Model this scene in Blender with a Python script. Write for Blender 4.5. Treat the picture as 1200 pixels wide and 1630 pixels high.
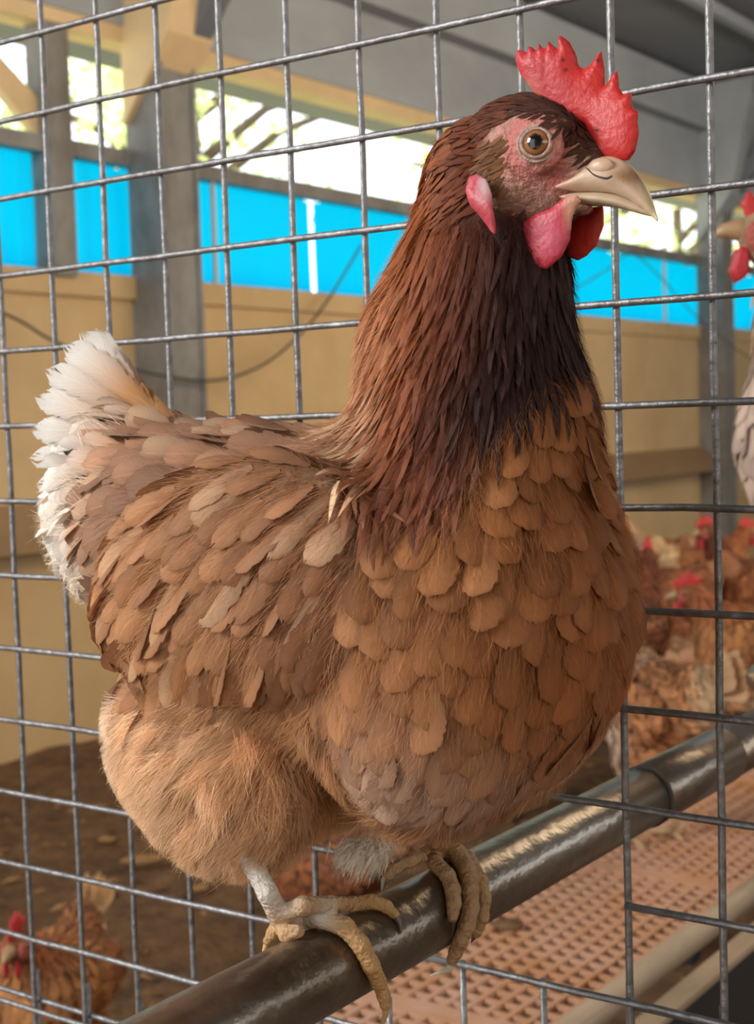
import bpy, math, random
import numpy as np
from mathutils import Matrix, Vector
random.seed(7); RS = np.random.RandomState(11)
SC = bpy.context.scene
for o in list(bpy.data.objects): bpy.data.objects.remove(o)

# ------------------------------------------------------------------ camera (lengths in cm, floor of litter at Z = -130)
CM = np.array([[0.81596, 0.57728, -0.03095], [0.01174, -0.07007, -0.99747], [-0.57799, 0.81353, -0.06395]])
CT = np.array([-25.544, -25.672, 96.0035]); FPX = 2307.6
CC = -CM.T @ CT
ZF = -130.0
def W(p): return (p[0] / 100, p[1] / 100, (p[2] - ZF) / 100)
cam_d = bpy.data.cameras.new('camera'); cam = bpy.data.objects.new('camera', cam_d); SC.collection.objects.link(cam); SC.camera = cam
cam_d.sensor_fit = 'VERTICAL'; cam_d.sensor_height = 36; cam_d.lens = FPX / 1630 * 36
cam_d.clip_start = .02; cam_d.clip_end = 200
c = W(CC)
cam.matrix_world = Matrix(((CM[0][0], -CM[1][0], -CM[2][0], c[0]), (CM[0][1], -CM[1][1], -CM[2][1], c[1]), (CM[0][2], -CM[1][2], -CM[2][2], c[2]), (0, 0, 0, 1)))
cam_d.dof.use_dof = True; cam_d.dof.focus_distance = .62; cam_d.dof.aperture_fstop = 17.0
# ------------------------------------------------------------------ world, sun, added area lamps, exposure
w = bpy.data.worlds.new('world'); SC.world = w; w.use_nodes = True
bg = w.node_tree.nodes['Background']; bg.inputs[0].default_value = (.86, .93, 1.0, 1); bg.inputs[1].default_value = 3.0
def lamp(kind, name, loc, target, energy, color, **k):
    d = bpy.data.lights.new(name, kind); d.energy = energy; d.color = color
    for a, b in k.items(): setattr(d, a, b)
    o = bpy.data.objects.new(name, d); SC.collection.objects.link(o)
    l = Vector(W(loc)); o.location = l; o.rotation_euler = (Vector(W(target)) - l).to_track_quat('-Z', 'Y').to_euler(); return o
lamp('SUN', 'sun', (-500, 0, 700), (0, 100, -100), 6.5, (1, .95, .85), angle=.01)
lamp('AREA', 'added_key', (-150, -250, 130), (38, -12, -25), 128, (1.0, .97, .94), shape='RECTANGLE', size=1.1, size_y=1.3)  # soft key lamp added out of view to light the hen
lamp('AREA', 'added_side_fill', (330, -120, 60), (45, -12, -25), 13, (1.0, .84, .64), shape='RECTANGLE', size=2.4, size_y=1.0)  # weak warm fill lamp added out of view beside the hen
lamp('AREA', 'added_wall_fill', (60, 420, 120), (-230, 420, -60), 78, (1.0, .80, .55), shape='RECTANGLE', size=4.0, size_y=1.2)  # warm lamp added inside the barn to brighten wall_left
SC.view_settings.view_transform = 'Standard'; SC.view_settings.look = 'None'; SC.view_settings.gamma = 1
SC.view_settings.use_curve_mapping = False; SC.view_settings.exposure = 0.0
SC.cycles.use_denoising = True; SC.cycles.max_bounces = 8; SC.cycles.diffuse_bounces = 4; SC.cycles.transparent_max_bounces = 24
SC.cycles.sample_clamp_indirect = 6

# ------------------------------------------------------------------ pixel (1200x1630) to point helpers
def ray(u, v): return CM.T @ np.array([(u - 600) / FPX, (v - 815) / FPX, 1.0])
def at(u, v, Y):
    d = ray(u, v); return CC + d * (Y - CC[1]) / d[1]
def at_x(u, v, X):
    d = ray(u, v); return CC + d * (X - CC[0]) / d[0]
def at_z(u, v, Z):
    d = ray(u, v); return CC + d * (Z - CC[2]) / d[2]
PIPE_X, PIPE_Z, PIPE_R = 37.8, -44.5, 1.85
def on_pipe(u, v, r):                                # where a sight line meets a cylinder of radius r about the perch
    d = ray(u, v); a = d[0]**2 + d[2]**2; ox, oz = CC[0] - PIPE_X, CC[2] - PIPE_Z
    b = d[0]*ox + d[2]*oz; cc = ox*ox + oz*oz - r*r; q = b*b - a*cc
    k = (-b - math.sqrt(q)) / a if q > 0 else -b / a
    return CC + d * k

# ------------------------------------------------------------------ materials
MATS = {}
def mat(name, color=(.5, .5, .5), rough=.6, metal=0., noise=None, bump=0., bscale=20., attr=None, spec=.5, coat=0., emit=None, trans=0., sub=0.):
    m = bpy.data.materials.new(name); m.use_nodes = True; nt = m.node_tree; N = nt.nodes; L = nt.links; b = N['Principled BSDF']
    b.inputs['Roughness'].default_value = rough; b.inputs['Metallic'].default_value = metal
    b.inputs['Specular IOR Level'].default_value = spec; b.inputs['Coat Weight'].default_value = coat; b.inputs['Coat Roughness'].default_value = .05
    b.inputs['Base Color'].default_value = (*color, 1)
    if sub: b.inputs['Subsurface Weight'].default_value = sub; b.inputs['Subsurface Radius'].default_value = (1, .3, .2); b.inputs['Subsurface Scale'].default_value = .004
    src = None
    if attr:
        a = N.new('ShaderNodeAttribute'); a.attribute_name = attr; src = a.outputs['Color']; L.new(src, b.inputs['Base Color'])
    tc = N.new('ShaderNodeTexCoord')
    if noise:                                        # (scale, second colour or dark factor, stretch)
        sc, c2, st = noise
        mp = N.new('ShaderNodeMapping'); mp.inputs['Scale'].default_value = st; L.new(tc.outputs['Object'], mp.inputs[0])
        n = N.new('ShaderNodeTexNoise'); n.inputs['Scale'].default_value = sc; n.inputs['Detail'].default_value = 6; n.inputs['Roughness'].default_value = .65
        L.new(mp.outputs[0], n.inputs['Vector'])
        r = N.new('ShaderNodeValToRGB'); r.color_ramp.elements[0].position = .36; r.color_ramp.elements[1].position = .66; L.new(n.outputs['Fac'], r.inputs[0])
        mx = N.new('ShaderNodeMix'); mx.data_type = 'RGBA'; L.new(r.outputs[0], mx.inputs[0])
        if src: L.new(src, mx.inputs[6])
        else: mx.inputs[6].default_value = (*color, 1)
        if isinstance(c2, float):
            m2 = N.new('ShaderNodeMix'); m2.data_type = 'RGBA'; m2.blend_type = 'MULTIPLY'; m2.inputs[0].default_value = 1
            if src: L.new(src, m2.inputs[6])
            else: m2.inputs[6].default_value = (*color, 1)
            m2.inputs[7].default_value = (c2, c2, c2, 1); L.new(m2.outputs[2], mx.inputs[7])
        else: mx.inputs[7].default_value = (*c2, 1)
        L.new(mx.outputs[2], b.inputs['Base Color'])
    if bump:
        n = N.new('ShaderNodeTexNoise'); n.inputs['Scale'].default_value = bscale; n.inputs['Detail'].default_value = 5; L.new(tc.outputs['Object'], n.inputs['Vector'])
        bp = N.new('ShaderNodeBump'); bp.inputs['Strength'].default_value = bump; bp.inputs['Distance'].default_value = .01; L.new(n.outputs['Fac'], bp.inputs['Height']); L.new(bp.outputs[0], b.inputs['Normal'])
    if emit: b.inputs['Emission Color'].default_value = (*emit[0], 1); b.inputs['Emission Strength'].default_value = emit[1]
    if trans:
        t = N.new('ShaderNodeBsdfTranslucent'); t.inputs[0].default_value = (*color, 1); ms = N.new('ShaderNodeMixShader'); ms.inputs[0].default_value = trans
        if attr: L.new(src, t.inputs[0])
        L.new(b.outputs[0], ms.inputs[1]); L.new(t.outputs[0], ms.inputs[2]); L.new(ms.outputs[0], N['Material Output'].inputs[0])
    MATS[name] = m; return m
def feather_mat(name, barbs=46., fray=.5, trans=.22, rachis=.22, fs=7., rim_k=.34, along=False):
    """Blade of a feather: colour from the mesh, barbs slanting off the shaft, frayed edge."""
    m = bpy.data.materials.new(name); m.use_nodes = True; nt = m.node_tree; N = nt.nodes; L = nt.links; b = N['Principled BSDF']
    b.inputs['Roughness'].default_value = .62; b.inputs['Specular IOR Level'].default_value = .28; b.inputs['Sheen Weight'].default_value = .06
    def math_(op, a, bb=None, clamp=False):
        n = N.new('ShaderNodeMath'); n.operation = op; n.use_clamp = clamp
        for i, x in enumerate((a, bb)):
            if x is None: continue
            if isinstance(x, (int, float)): n.inputs[i].default_value = x
            else: L.new(x, n.inputs[i])
        return n.outputs[0]
    uv = N.new('ShaderNodeUVMap'); uv.uv_map = 'uv'; sp = N.new('ShaderNodeSeparateXYZ'); L.new(uv.outputs[0], sp.inputs[0])
    at_ = N.new('ShaderNodeAttribute'); at_.attribute_name = 'col'; sd = N.new('ShaderNodeAttribute'); sd.attribute_name = 'seed'
    u = math_('MULTIPLY', math_('ABSOLUTE', math_('SUBTRACT', sp.outputs[0], .5)), 2.0)
    v = sp.outputs[1]
    s = math_('SUBTRACT', v, math_('MULTIPLY', math_('POWER', u, .8), .28)) if not along else math_('ADD', math_('MULTIPLY', u, .9), math_('MULTIPLY', v, .10))
    side = math_('GREATER_THAN', sp.outputs[0], .5)
    s2 = math_('ADD', math_('ADD', s, math_('MULTIPLY', side, 3.3)), math_('MULTIPLY', sd.outputs['Fac'], 37.0))
    def noise1(scale, det=2.):
        n = N.new('ShaderNodeTexNoise'); n.noise_dimensions = '1D'; n.inputs['Scale'].default_value = scale; n.inputs['Detail'].default_value = det
        L.new(s2, n.inputs['W']); return n.outputs['Fac']
    fine = noise1(barbs, 2.); coarse = noise1(fs, 1.5)
    stripe = math_('ADD', math_('MULTIPLY', math_('SUBTRACT', fine, .5), .62), 1.0)
    # rim slightly darker, then the shaft a little paler
    rim = math_('SUBTRACT', 1.08, math_('MULTIPLY', math_('POWER', math_('MAXIMUM', u, math_('MULTIPLY', math_('SUBTRACT', v, .55), 2.1)), 3.0), rim_k))
    sh = math_('ADD', 1.0, math_('MULTIPLY', math_('LESS_THAN', u, .05), rachis))
    k = math_('MULTIPLY', math_('MULTIPLY', stripe, rim), sh)
    vm = N.new('ShaderNodeVectorMath'); vm.operation = 'SCALE'; L.new(at_.outputs['Color'], vm.inputs[0]); L.new(k, vm.inputs['Scale'])
    L.new(vm.outputs[0], b.inputs['Base Color'])
    bp = N.new('ShaderNodeBump'); bp.inputs['Strength'].default_value = .35; bp.inputs['Distance'].default_value = .0006; L.new(fine, bp.inputs['Height']); L.new(bp.outputs[0], b.inputs['Normal'])
    tr = N.new('ShaderNodeBsdfTranslucent'); L.new(vm.outputs[0], tr.inputs[0]); ms = N.new('ShaderNodeMixShader'); ms.inputs[0].default_value = trans
    L.new(b.outputs[0], ms.inputs[1]); L.new(tr.outputs[0], ms.inputs[2])
    out = ms.outputs[0]
    if fray:
        edge = math_('MAXIMUM', u, math_('MULTIPLY', math_('SUBTRACT', v, .5), 2.0))
        thr = math_('ADD', 1.0 - fray * .42, math_('ADD', math_('MULTIPLY', math_('SUBTRACT', coarse, .42), fray * 2.0), math_('MULTIPLY', math_('SUBTRACT', fine, .45), fray * .9)))
        al = math_('GREATER_THAN', edge, thr)
        tp = N.new('ShaderNodeBsdfTransparent'); m2 = N.new('ShaderNodeMixShader'); L.new(al, m2.inputs[0]); L.new(out, m2.inputs[1]); L.new(tp.outputs[0], m2.inputs[2]); out = m2.outputs[0]
    L.new(out, N['Material Output'].inputs[0]); MATS[name] = m; return m

# ------------------------------------------------------------------ object helpers
def tag(o, label=None, cat=None, group=None, kind=None):
    for k, v in (('label', label), ('category', cat), ('group', group), ('kind', kind)):
        if v: o[k] = v
    return o
def mesh(name, V, F, m, parent=None, org=(0, 0, 0), smooth=True, col=None, uv=None, seed=None, kind=None, cm=True):
    """V in cm relative to org; the object sits at org when it has no parent (children take their parent's origin)."""
    me = bpy.data.meshes.new(name); V = np.asarray(V, float)
    V = (V - np.asarray(org, float)) / 100
    if isinstance(F, np.ndarray):
        nv, k = len(V), F.shape[1]; me.vertices.add(nv); me.vertices.foreach_set('co', V.astype(np.float32).ravel())
        me.loops.add(F.size); me.loops.foreach_set('vertex_index', F.astype(np.int32).ravel())
        me.polygons.add(len(F)); me.polygons.foreach_set('loop_start', np.arange(0, F.size, k, dtype=np.int32)); me.update(calc_edges=True)
    else:
        me.from_pydata([tuple(v) for v in V], [], F); me.update()
    if smooth: me.polygons.foreach_set('use_smooth', np.ones(len(me.polygons), bool))
    if col is not None:
        a = me.color_attributes.new('col', 'FLOAT_COLOR', 'POINT'); cc = np.ones((len(V), 4), np.float32); cc[:, :3] = col; a.data.foreach_set('color', cc.ravel())
    if seed is not None:
        a = me.attributes.new('seed', 'FLOAT', 'POINT'); a.data.foreach_set('value', np.asarray(seed, np.float32))
    if uv is not None:
        l = me.uv_layers.new(name='uv'); li = np.empty(len(me.loops), np.int32); me.loops.foreach_get('vertex_index', li); l.data.foreach_set('uv', np.asarray(uv, np.float32)[li].ravel())
    me.materials.append(MATS[m] if isinstance(m, str) else m)
    o = bpy.data.objects.new(name, me); SC.collection.objects.link(o)
    if parent: o.parent = parent
    else: o.location = W(org)
    if kind: o['kind'] = kind
    return o
def empty(name, org):
    o = bpy.data.objects.new(name, None); o.empty_display_size = .05; o.location = W(org); SC.collection.objects.link(o); return o
def box(x0, x1, y0, y1, z0, z1):
    V = [(x, y, z) for x in (x0, x1) for y in (y0, y1) for z in (z0, z1)]
    return V, [(0, 1, 3, 2), (4, 6, 7, 5), (0, 4, 5, 1), (2, 3, 7, 6), (0, 2, 6, 4), (1, 5, 7, 3)]
def join(parts):
    V, F = [], []
    for v, f in parts:
        b = len(V); V += [tuple(p) for p in v]; F += [tuple(i + b for i in q) for q in f]
    return V, F
def tube(P, r, n=10, caps=True):
    P = np.asarray(P, float); r = np.broadcast_to(np.asarray(r, float), (len(P),)); T = np.gradient(P, axis=0); T /= np.linalg.norm(T, axis=1)[:, None]
    up = np.array([0, 0, 1.]) if abs(T[0][2]) < .9 else np.array([1., 0, 0]); V = []
    for i in range(len(P)):
        s = np.cross(T[i], up); s /= np.linalg.norm(s); q = np.cross(s, T[i]); up = q
        a = np.arange(n) / n * 2 * math.pi
        V.append(P[i] + r[i] * (np.cos(a)[:, None] * s + np.sin(a)[:, None] * q))
    V = np.concatenate(V); F = [(i * n + j, i * n + (j + 1) % n, (i + 1) * n + (j + 1) % n, (i + 1) * n + j) for i in range(len(P) - 1) for j in range(n)]
    if caps: F += [tuple(range(n))[::-1], tuple(range((len(P) - 1) * n, len(P) * n))]
    return V.tolist(), F
def smooth_path(P, n=6):                             # Catmull-Rom through points
    P = np.asarray(P, float); Q = np.vstack([2 * P[0] - P[1], P, 2 * P[-1] - P[-2]]); out = []
    for i in range(1, len(Q) - 2):
        for t in np.arange(n) / n:
            a, b, c_, d = Q[i - 1], Q[i], Q[i + 1], Q[i + 2]
            out.append(.5 * (2 * b + (c_ - a) * t + (2 * a - 5 * b + 4 * c_ - d) * t * t + (3 * b - a - 3 * c_ + d) * t**3))
    return np.array(out + [P[-1]])

# ------------------------------------------------------------------ implicit surfaces
def smin(a, b, k):
    h = np.clip(.5 + .5 * (b - a) / k, 0, 1); return b * (1 - h) + a * h - k * h * (1 - h)
def ell(P, c, r, ry=0.):
    q = P - np.array(c, np.float32)
    if ry:
        a = math.radians(ry); x = q[..., 0] * math.cos(a) + q[..., 2] * math.sin(a); z = -q[..., 0] * math.sin(a) + q[..., 2] * math.cos(a); q = np.stack([x, q[..., 1], z], -1)
    r = np.array(r, np.float32); k0 = np.sqrt(((q / r)**2).sum(-1)); k1 = np.sqrt(((q / (r * r))**2).sum(-1))
    return k0 * (k0 - 1) / np.maximum(k1, 1e-6)
def caps(P, a, b, ra, rb, ring=0., per=.3, flat=1.):
    a = np.array(a, np.float32); b = np.array(b, np.float32); d = b - a
    h = np.clip(((P - a) @ d) / (d @ d), 0, 1)
    r = ra + (rb - ra) * h
    if ring: r = r + ring * np.abs(np.sin(h * np.linalg.norm(d) / per * math.pi))
    return np.sqrt((((P - a) - h[..., None] * d)**2).sum(-1)) - r
def nets(fn, lo, hi, h):
    ax = [np.arange(lo[i], hi[i] + h, h, dtype=np.float32) for i in range(3)]
    F = fn(np.stack(np.meshgrid(*ax, indexing='ij'), -1)).astype(np.float32); s = F < 0; n = F.shape
    cnt = sum(s[i:n[0]-1+i, j:n[1]-1+j, k:n[2]-1+k].astype(np.int8) for i in (0, 1) for j in (0, 1) for k in (0, 1)); act = (cnt > 0) & (cnt < 8)
    idx = -np.ones(act.shape, np.int64); I = np.argwhere(act); idx[act] = np.arange(len(I)); V = np.zeros((len(I), 3)); Wt = np.zeros(len(I))
    for a in [(i, j, k) for i in (0, 1) for j in (0, 1) for k in (0, 1)]:
        for d in range(3):
            if a[d] == 0:
                b = list(a); b[d] = 1; fa = F[I[:, 0]+a[0], I[:, 1]+a[1], I[:, 2]+a[2]]; fb = F[I[:, 0]+b[0], I[:, 1]+b[1], I[:, 2]+b[2]]
                m = (fa < 0) != (fb < 0); t = np.where(m, fa / np.where(m, fa - fb, 1), 0); p = np.array(a) + np.zeros((len(I), 3)); p[:, d] += t; V += p * m[:, None]; Wt += m
    V = (V / Wt[:, None] + I) * h + np.array([ax[0][0], ax[1][0], ax[2][0]]); Q = []
    for d in range(3):
        u, v = (d + 1) % 3, (d + 2) % 3; s0 = [slice(None)] * 3; s1 = [slice(None)] * 3; s0[d] = slice(0, n[d] - 1); s1[d] = slice(1, n[d])
        A = s[tuple(s0)]; E = np.argwhere(A != s[tuple(s1)]); E = E[(E[:, u] > 0) & (E[:, v] > 0) & (E[:, u] < n[u] - 1) & (E[:, v] < n[v] - 1)]; ins = A[E[:, 0], E[:, 1], E[:, 2]]
        def g(du, dv):
            X = E.copy(); X[:, u] -= du; X[:, v] -= dv; return idx[X[:, 0], X[:, 1], X[:, 2]]
        q = np.stack([g(1, 1), g(0, 1), g(0, 0), g(1, 0)], 1); q[~ins] = q[~ins][:, ::-1]; Q.append(q)
    return V, np.concatenate(Q)
def grad(fn, P, e=.06):
    P = P.astype(np.float32); g = np.stack([fn(P + np.eye(3, dtype=np.float32)[k] * e) - fn(P - np.eye(3, dtype=np.float32)[k] * e) for k in range(3)], -1)
    return g / (np.linalg.norm(g, axis=-1)[..., None] + 1e-9)
def slab(poly, yc, T, Rr, h, bend=None, ypad=1.0):
    """A soft lobe (comb, wattle): outline poly in X-Z, thickness rounding off towards the rim."""
    poly = np.asarray(poly, float); lo = poly.min(0) - .3; hi = poly.max(0) + .3
    def fn(P):
        x, z = P[..., 0], P[..., 2]; X, Z = x[:, 0, :], z[:, 0, :]
        d = np.full(X.shape, 1e9); ins = np.zeros(X.shape, bool)
        for i in range(len(poly)):
            a, b = poly[i], poly[(i + 1) % len(poly)]; e = b - a; t = np.clip(((X - a[0]) * e[0] + (Z - a[1]) * e[1]) / (e @ e), 0, 1)
            d = np.minimum(d, np.hypot(X - a[0] - t * e[0], Z - a[1] - t * e[1]))
            c_ = (a[1] > Z) != (b[1] > Z); ins ^= c_ & (X < (b[0] - a[0]) * (Z - a[1]) / (b[1] - a[1] + 1e-12) + a[0])
        th = T * np.sqrt(1 - (1 - np.clip(d / Rr, 0, 1))**2); g = np.where(ins, -th, d)
        yy = yc + (bend(X, Z) if bend else 0 * X)
        return np.where(ins[:, None, :], np.abs(P[..., 1] - yy[:, None, :]) - th[:, None, :], np.hypot(d[:, None, :], np.abs(P[..., 1] - yy[:, None, :])))
    return nets(fn, (lo[0], yc - T - ypad, lo[1]), (hi[0], yc + T + ypad, hi[1]), h)

# ================================================================== LARGE STRUCTURE
mat('cream_wall', (.66, .47, .25), .85, noise=(1.6, (.54, .37, .18), (1, 1, 1)), bump=.2, bscale=30)
mat('ledge_paint', (.33, .21, .105), .8, noise=(2., .8, (1, 1, 1)))
mat('steel_grey', (.27, .265, .25), .55, noise=(6., (.14, .12, .10), (1, 1, .5)), bump=.15, bscale=12)
mat('beam_grey', (.42, .45, .48), .7, noise=(2.2, .72, (1, .4, 1)))
mat('warm_lit_cream', (.80, .58, .32), .7, noise=(4., .85, (1, 1, 1)))  # cream tone carries the warm light falling on the fascia
mat('roof_sheet', (.13, .145, .18), .55, noise=(1.2, (.20, .21, .23), (1, .3, 1)))
mat('litter', (.085, .042, .018), .95, noise=(14., (.20, .105, .045), (1, 1, 1)), bump=1., bscale=40)
mat('outside_ground', (.45, .45, .25), .9, noise=(3., .7, (1, 1, 1)))
mat('curtain_blue', (.0, .48, .90), .6, trans=.86)
mat('galvanised', (.29, .285, .29), .48, metal=.7, noise=(120., (.17, .16, .155), (1, 1, 1)), bump=.2, bscale=160)
mat('perch_metal', (.40, .35, .30), .30, metal=.82, noise=(14., (.17, .125, .085), (1, .25, 1)), bump=.16, bscale=70)
mat('dark_seam', (.05, .04, .035), .7)
mat('slat_plastic', (.60, .35, .24), .6, noise=(7., (.52, .24, .10), (1, 1, 1)))
mat('rail_paint', (.45, .33, .22), .5, noise=(9., .6, (1, .3, 1)))
mat('dark_steel', (.022, .019, .016), .85, noise=(9., .6, (1, .3, 1)))
mat('cable_black', (.05, .045, .045), .6)
mat('pole_white', (.6, .62, .62), .5)
def struct(name, V, F, m, **k): return mesh(name, V, F, m, kind='structure', smooth=False, **k)
WX = -287.6
# litter floor with real unevenness
gx = np.linspace(-291, 420, 190); gy = np.linspace(-350, 1500, 420); GX, GY = np.meshgrid(gx, gy, indexing='ij')
hz = 1.6 * np.sin(GX * .09 + np.sin(GY * .05) * 2) * np.sin(GY * .083 + 1) + RS.normal(0, .5, GX.shape) * (GX > -270)
hz += 5 * np.exp(-((GX + 284) / 26)**2)
V = np.stack([GX, GY, ZF + hz], -1).reshape(-1, 3); n1, n2 = GX.shape; I = np.arange(n1 * n2).reshape(n1, n2)
Q = np.stack([I[:-1, :-1], I[1:, :-1], I[1:, 1:], I[:-1, 1:]], -1).reshape(-1, 4)
fl = mesh('floor', V, Q, 'litter', kind='structure')
V, F = box(-3000, WX - 12, -1500, 4000, ZF - 12, ZF - 6); struct('ground', V, F, 'outside_ground')
# side wall with its ledge
wl = struct('wall_left', *join([box(WX - 10, WX, -350, 1500, ZF - 5, 32), box(WX - 12, WX + 2, -350, 1500, 24, 32)]), 'cream_wall')
V, F = join([([(WX, -350, -44), (WX, 1500, -44), (WX + 13, 1500, -52), (WX + 13, -350, -52), (WX, -350, -61), (WX, 1500, -61), (WX + 13, 1500, -59), (WX + 13, -350, -59)],
    [(0, 3, 2, 1), (3, 7, 6, 2), (7, 4, 5, 6), (0, 4, 7, 3), (1, 2, 6, 5)])])
struct('trim_1', V, F, 'ledge_paint')
struct('trim_2', *box(WX - 4, WX + 2, -350, 1500, 70, 75.5), 'steel_grey')           # rail over the curtain
struct('trim_3', *box(WX - 8, WX + 3, -350, 1500, 111.5, 117), 'warm_lit_cream')         # board under the wall plate, warm light put into its colour
struct('beam', *box(WX - 3, WX + 4, -350, 1500, 117, 151), 'beam_grey')
struct('beam', *box(WX - 3, WX + 14, -350, 1500, 151, 178), 'beam_grey')
# roof: sheets rising towards the ridge, rafters at each column
def roof_z(x): return 178 + (x - WX) * .24
struct('ceiling', [(WX - 130, -400, roof_z(WX - 130)), (WX - 130, 1560, roof_z(WX - 130)), (80, 1560, roof_z(80)), (80, -400, roof_z(80)), (450, 1560, roof_z(80) - 89), (450, -400, roof_z(80) - 89)],
       [(0, 1, 2, 3), (3, 2, 4, 5)], 'roof_sheet')
for yy in (-195, 305, 803, 1301):
    V, F = box(WX, 80, yy, yy + 12, 0, 14); V = [(x, y, z + roof_z(x) - 16) for x, y, z in V]; struct('rafter', V, F, 'roof_sheet')
for xx in (-225, -150, -70, 10):
    z = roof_z(xx); struct('purlin', *box(xx, xx + 5, -350, 1500, z - 7, z - 1), 'beam_grey')
struct('wall_right', *join([box(430, 440, -400, 1560, ZF - 5, 20), box(430, 440, -400, 1560, 105, 200)]), 'cream_wall')
struct('wall_back', *join([box(WX, -160, -400, -390, ZF - 5, 280), box(60, 440, -400, -390, ZF - 5, 280), box(-160, 60, -400, -390, 200, 280)]), 'cream_wall')
struct('wall_far', *box(WX, 440, 1550, 1560, ZF - 5, 280), 'cream_wall')
# box columns: shaft, head plate, knee brace
def column(yy):
    t = empty('steel_column', (WX + 8, yy + 7, ZF)); o = (WX + 8, yy + 7, ZF)
    t['kind'] = 'structure'
    mesh('shaft', *box(WX, WX + 16, yy, yy + 15, ZF - 4, 128), 'steel_grey', t, o, smooth=False)
    mesh('flange', *join([box(WX, WX + 17.5, yy - 1.2, yy, ZF - 4, 118), box(WX, WX + 17.5, yy + 15, yy + 16.2, ZF - 4, 118)]), 'steel_grey', t, o, smooth=False)
    mesh('head_plate', [(WX + 2, yy - 4, 84), (WX + 24, yy - 4, 112), (WX + 40, yy - 4, 180), (WX + 2, yy - 4, 180), (WX + 2, yy + 19, 84), (WX + 24, yy + 19, 112), (WX + 40, yy + 19, 180), (WX + 2, yy + 19, 180)],
         [(0, 1, 2, 3), (4, 7, 6, 5), (0, 4, 5, 1), (1, 5, 6, 2), (2, 6, 7, 3), (0, 3, 7, 4)], 'warm_lit_cream' if yy < 500 else 'beam_grey', t, o, smooth=False)
    bx = box(-4, 4, yy + 9, yy + 18, 0, 62); R_ = math.radians(38)
    mesh('knee_brace', [(WX + 20 + x * math.cos(R_) + z * math.sin(R_), y, 96 - x * math.sin(R_) + z * math.cos(R_) + 18) for x, y, z in bx[0]], bx[1], 'roof_sheet', t, o, smooth=False)
for yy in (-195, 305, 803, 1301): column(yy)
# slender window posts and the curtains between them
for k, yy in enumerate((-60, 100, 265, 640)):
    if k == 3: continue
    struct('window_post', *box(WX - 6, WX + 4, yy, yy + 10, 30, 112), 'steel_grey')
    struct('window_brace', [(WX - 5, yy - 46, 112), (WX - 5, yy - 34, 112), (WX - 5, yy, 76), (WX - 5, yy, 88), (WX - 1, yy - 46, 112), (WX - 1, yy - 34, 112), (WX - 1, yy, 76), (WX - 1, yy, 88)],
           [(0, 2, 3, 1), (4, 5, 7, 6), (0, 4, 6, 2), (1, 3, 7, 5)], 'warm_lit_cream')
ys = [-350, -190, -55, 105, 246, 275, 304, 334, 415, 560, 700, 803, 905, 1010, 1180, 1300, 1500]
for k, (a, b) in enumerate(zip(ys, ys[1:])):
    n = 14; V = []; F = []
    for j in range(n + 1):
        y = a + .6 + (b - a - 1.2) * j / n; x = WX - 6 + .9 * math.sin(j * 1.1 + k) + .4 * math.sin(j * 2.7)
        dip = 1.8 * abs(2 * j / n - 1)**6
        for z, dx in ((33, .3), (51, .9 * math.sin(j * .9)), (71.5 - dip, 0)): V.append((x + dx, y, z))
    for j in range(n):
        for r in (0, 1): F.append((j*3 + r, j*3 + 3 + r, j*3 + 4 + r, j*3 + 1 + r))
    o = mesh('curtain', V, F, 'curtain_blue', kind='structure')
for yy in (349, 755):
    struct('curtain_pole', *tube([(WX - 1, yy, 31), (WX - 1, yy, 71)], 1.1, 8), 'pole_white')
cabs = []
def cable(P, label, r=.5):
    V, F = tube(smooth_path(P, 8), r, 8); o = mesh('cable', V, F, 'cable_black', org=P[0]); tag(o, label, 'cable'); return o
cable([at_x(-60, 470, WX + 20), at_x(30, 510, WX + 20), at_x(90, 545, WX + 20), at_x(200, 585, WX + 20), at_x(330, 606, WX + 20), at_x(410, 585, WX + 18), at_x(470, 540, WX + 14), at_x(520, 480, WX + 10), at_x(575, 390, WX + 3)],
      'black cable drooping in a long loop across the cream wall by the grey column')
cable([at_x(915, 460, WX + 6), at_x(965, 430, WX + 8), at_x(1005, 405, WX + 8), at_x(1050, 440, WX + 8), at_x(1085, 480, WX + 22), at_x(1110, 505, WX + 22), at_x(1175, 558, WX + 22), at_x(1230, 590, WX + 20)],
      'thin dark cable slanting over the blue curtain towards the farther grey column', .4)
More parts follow.
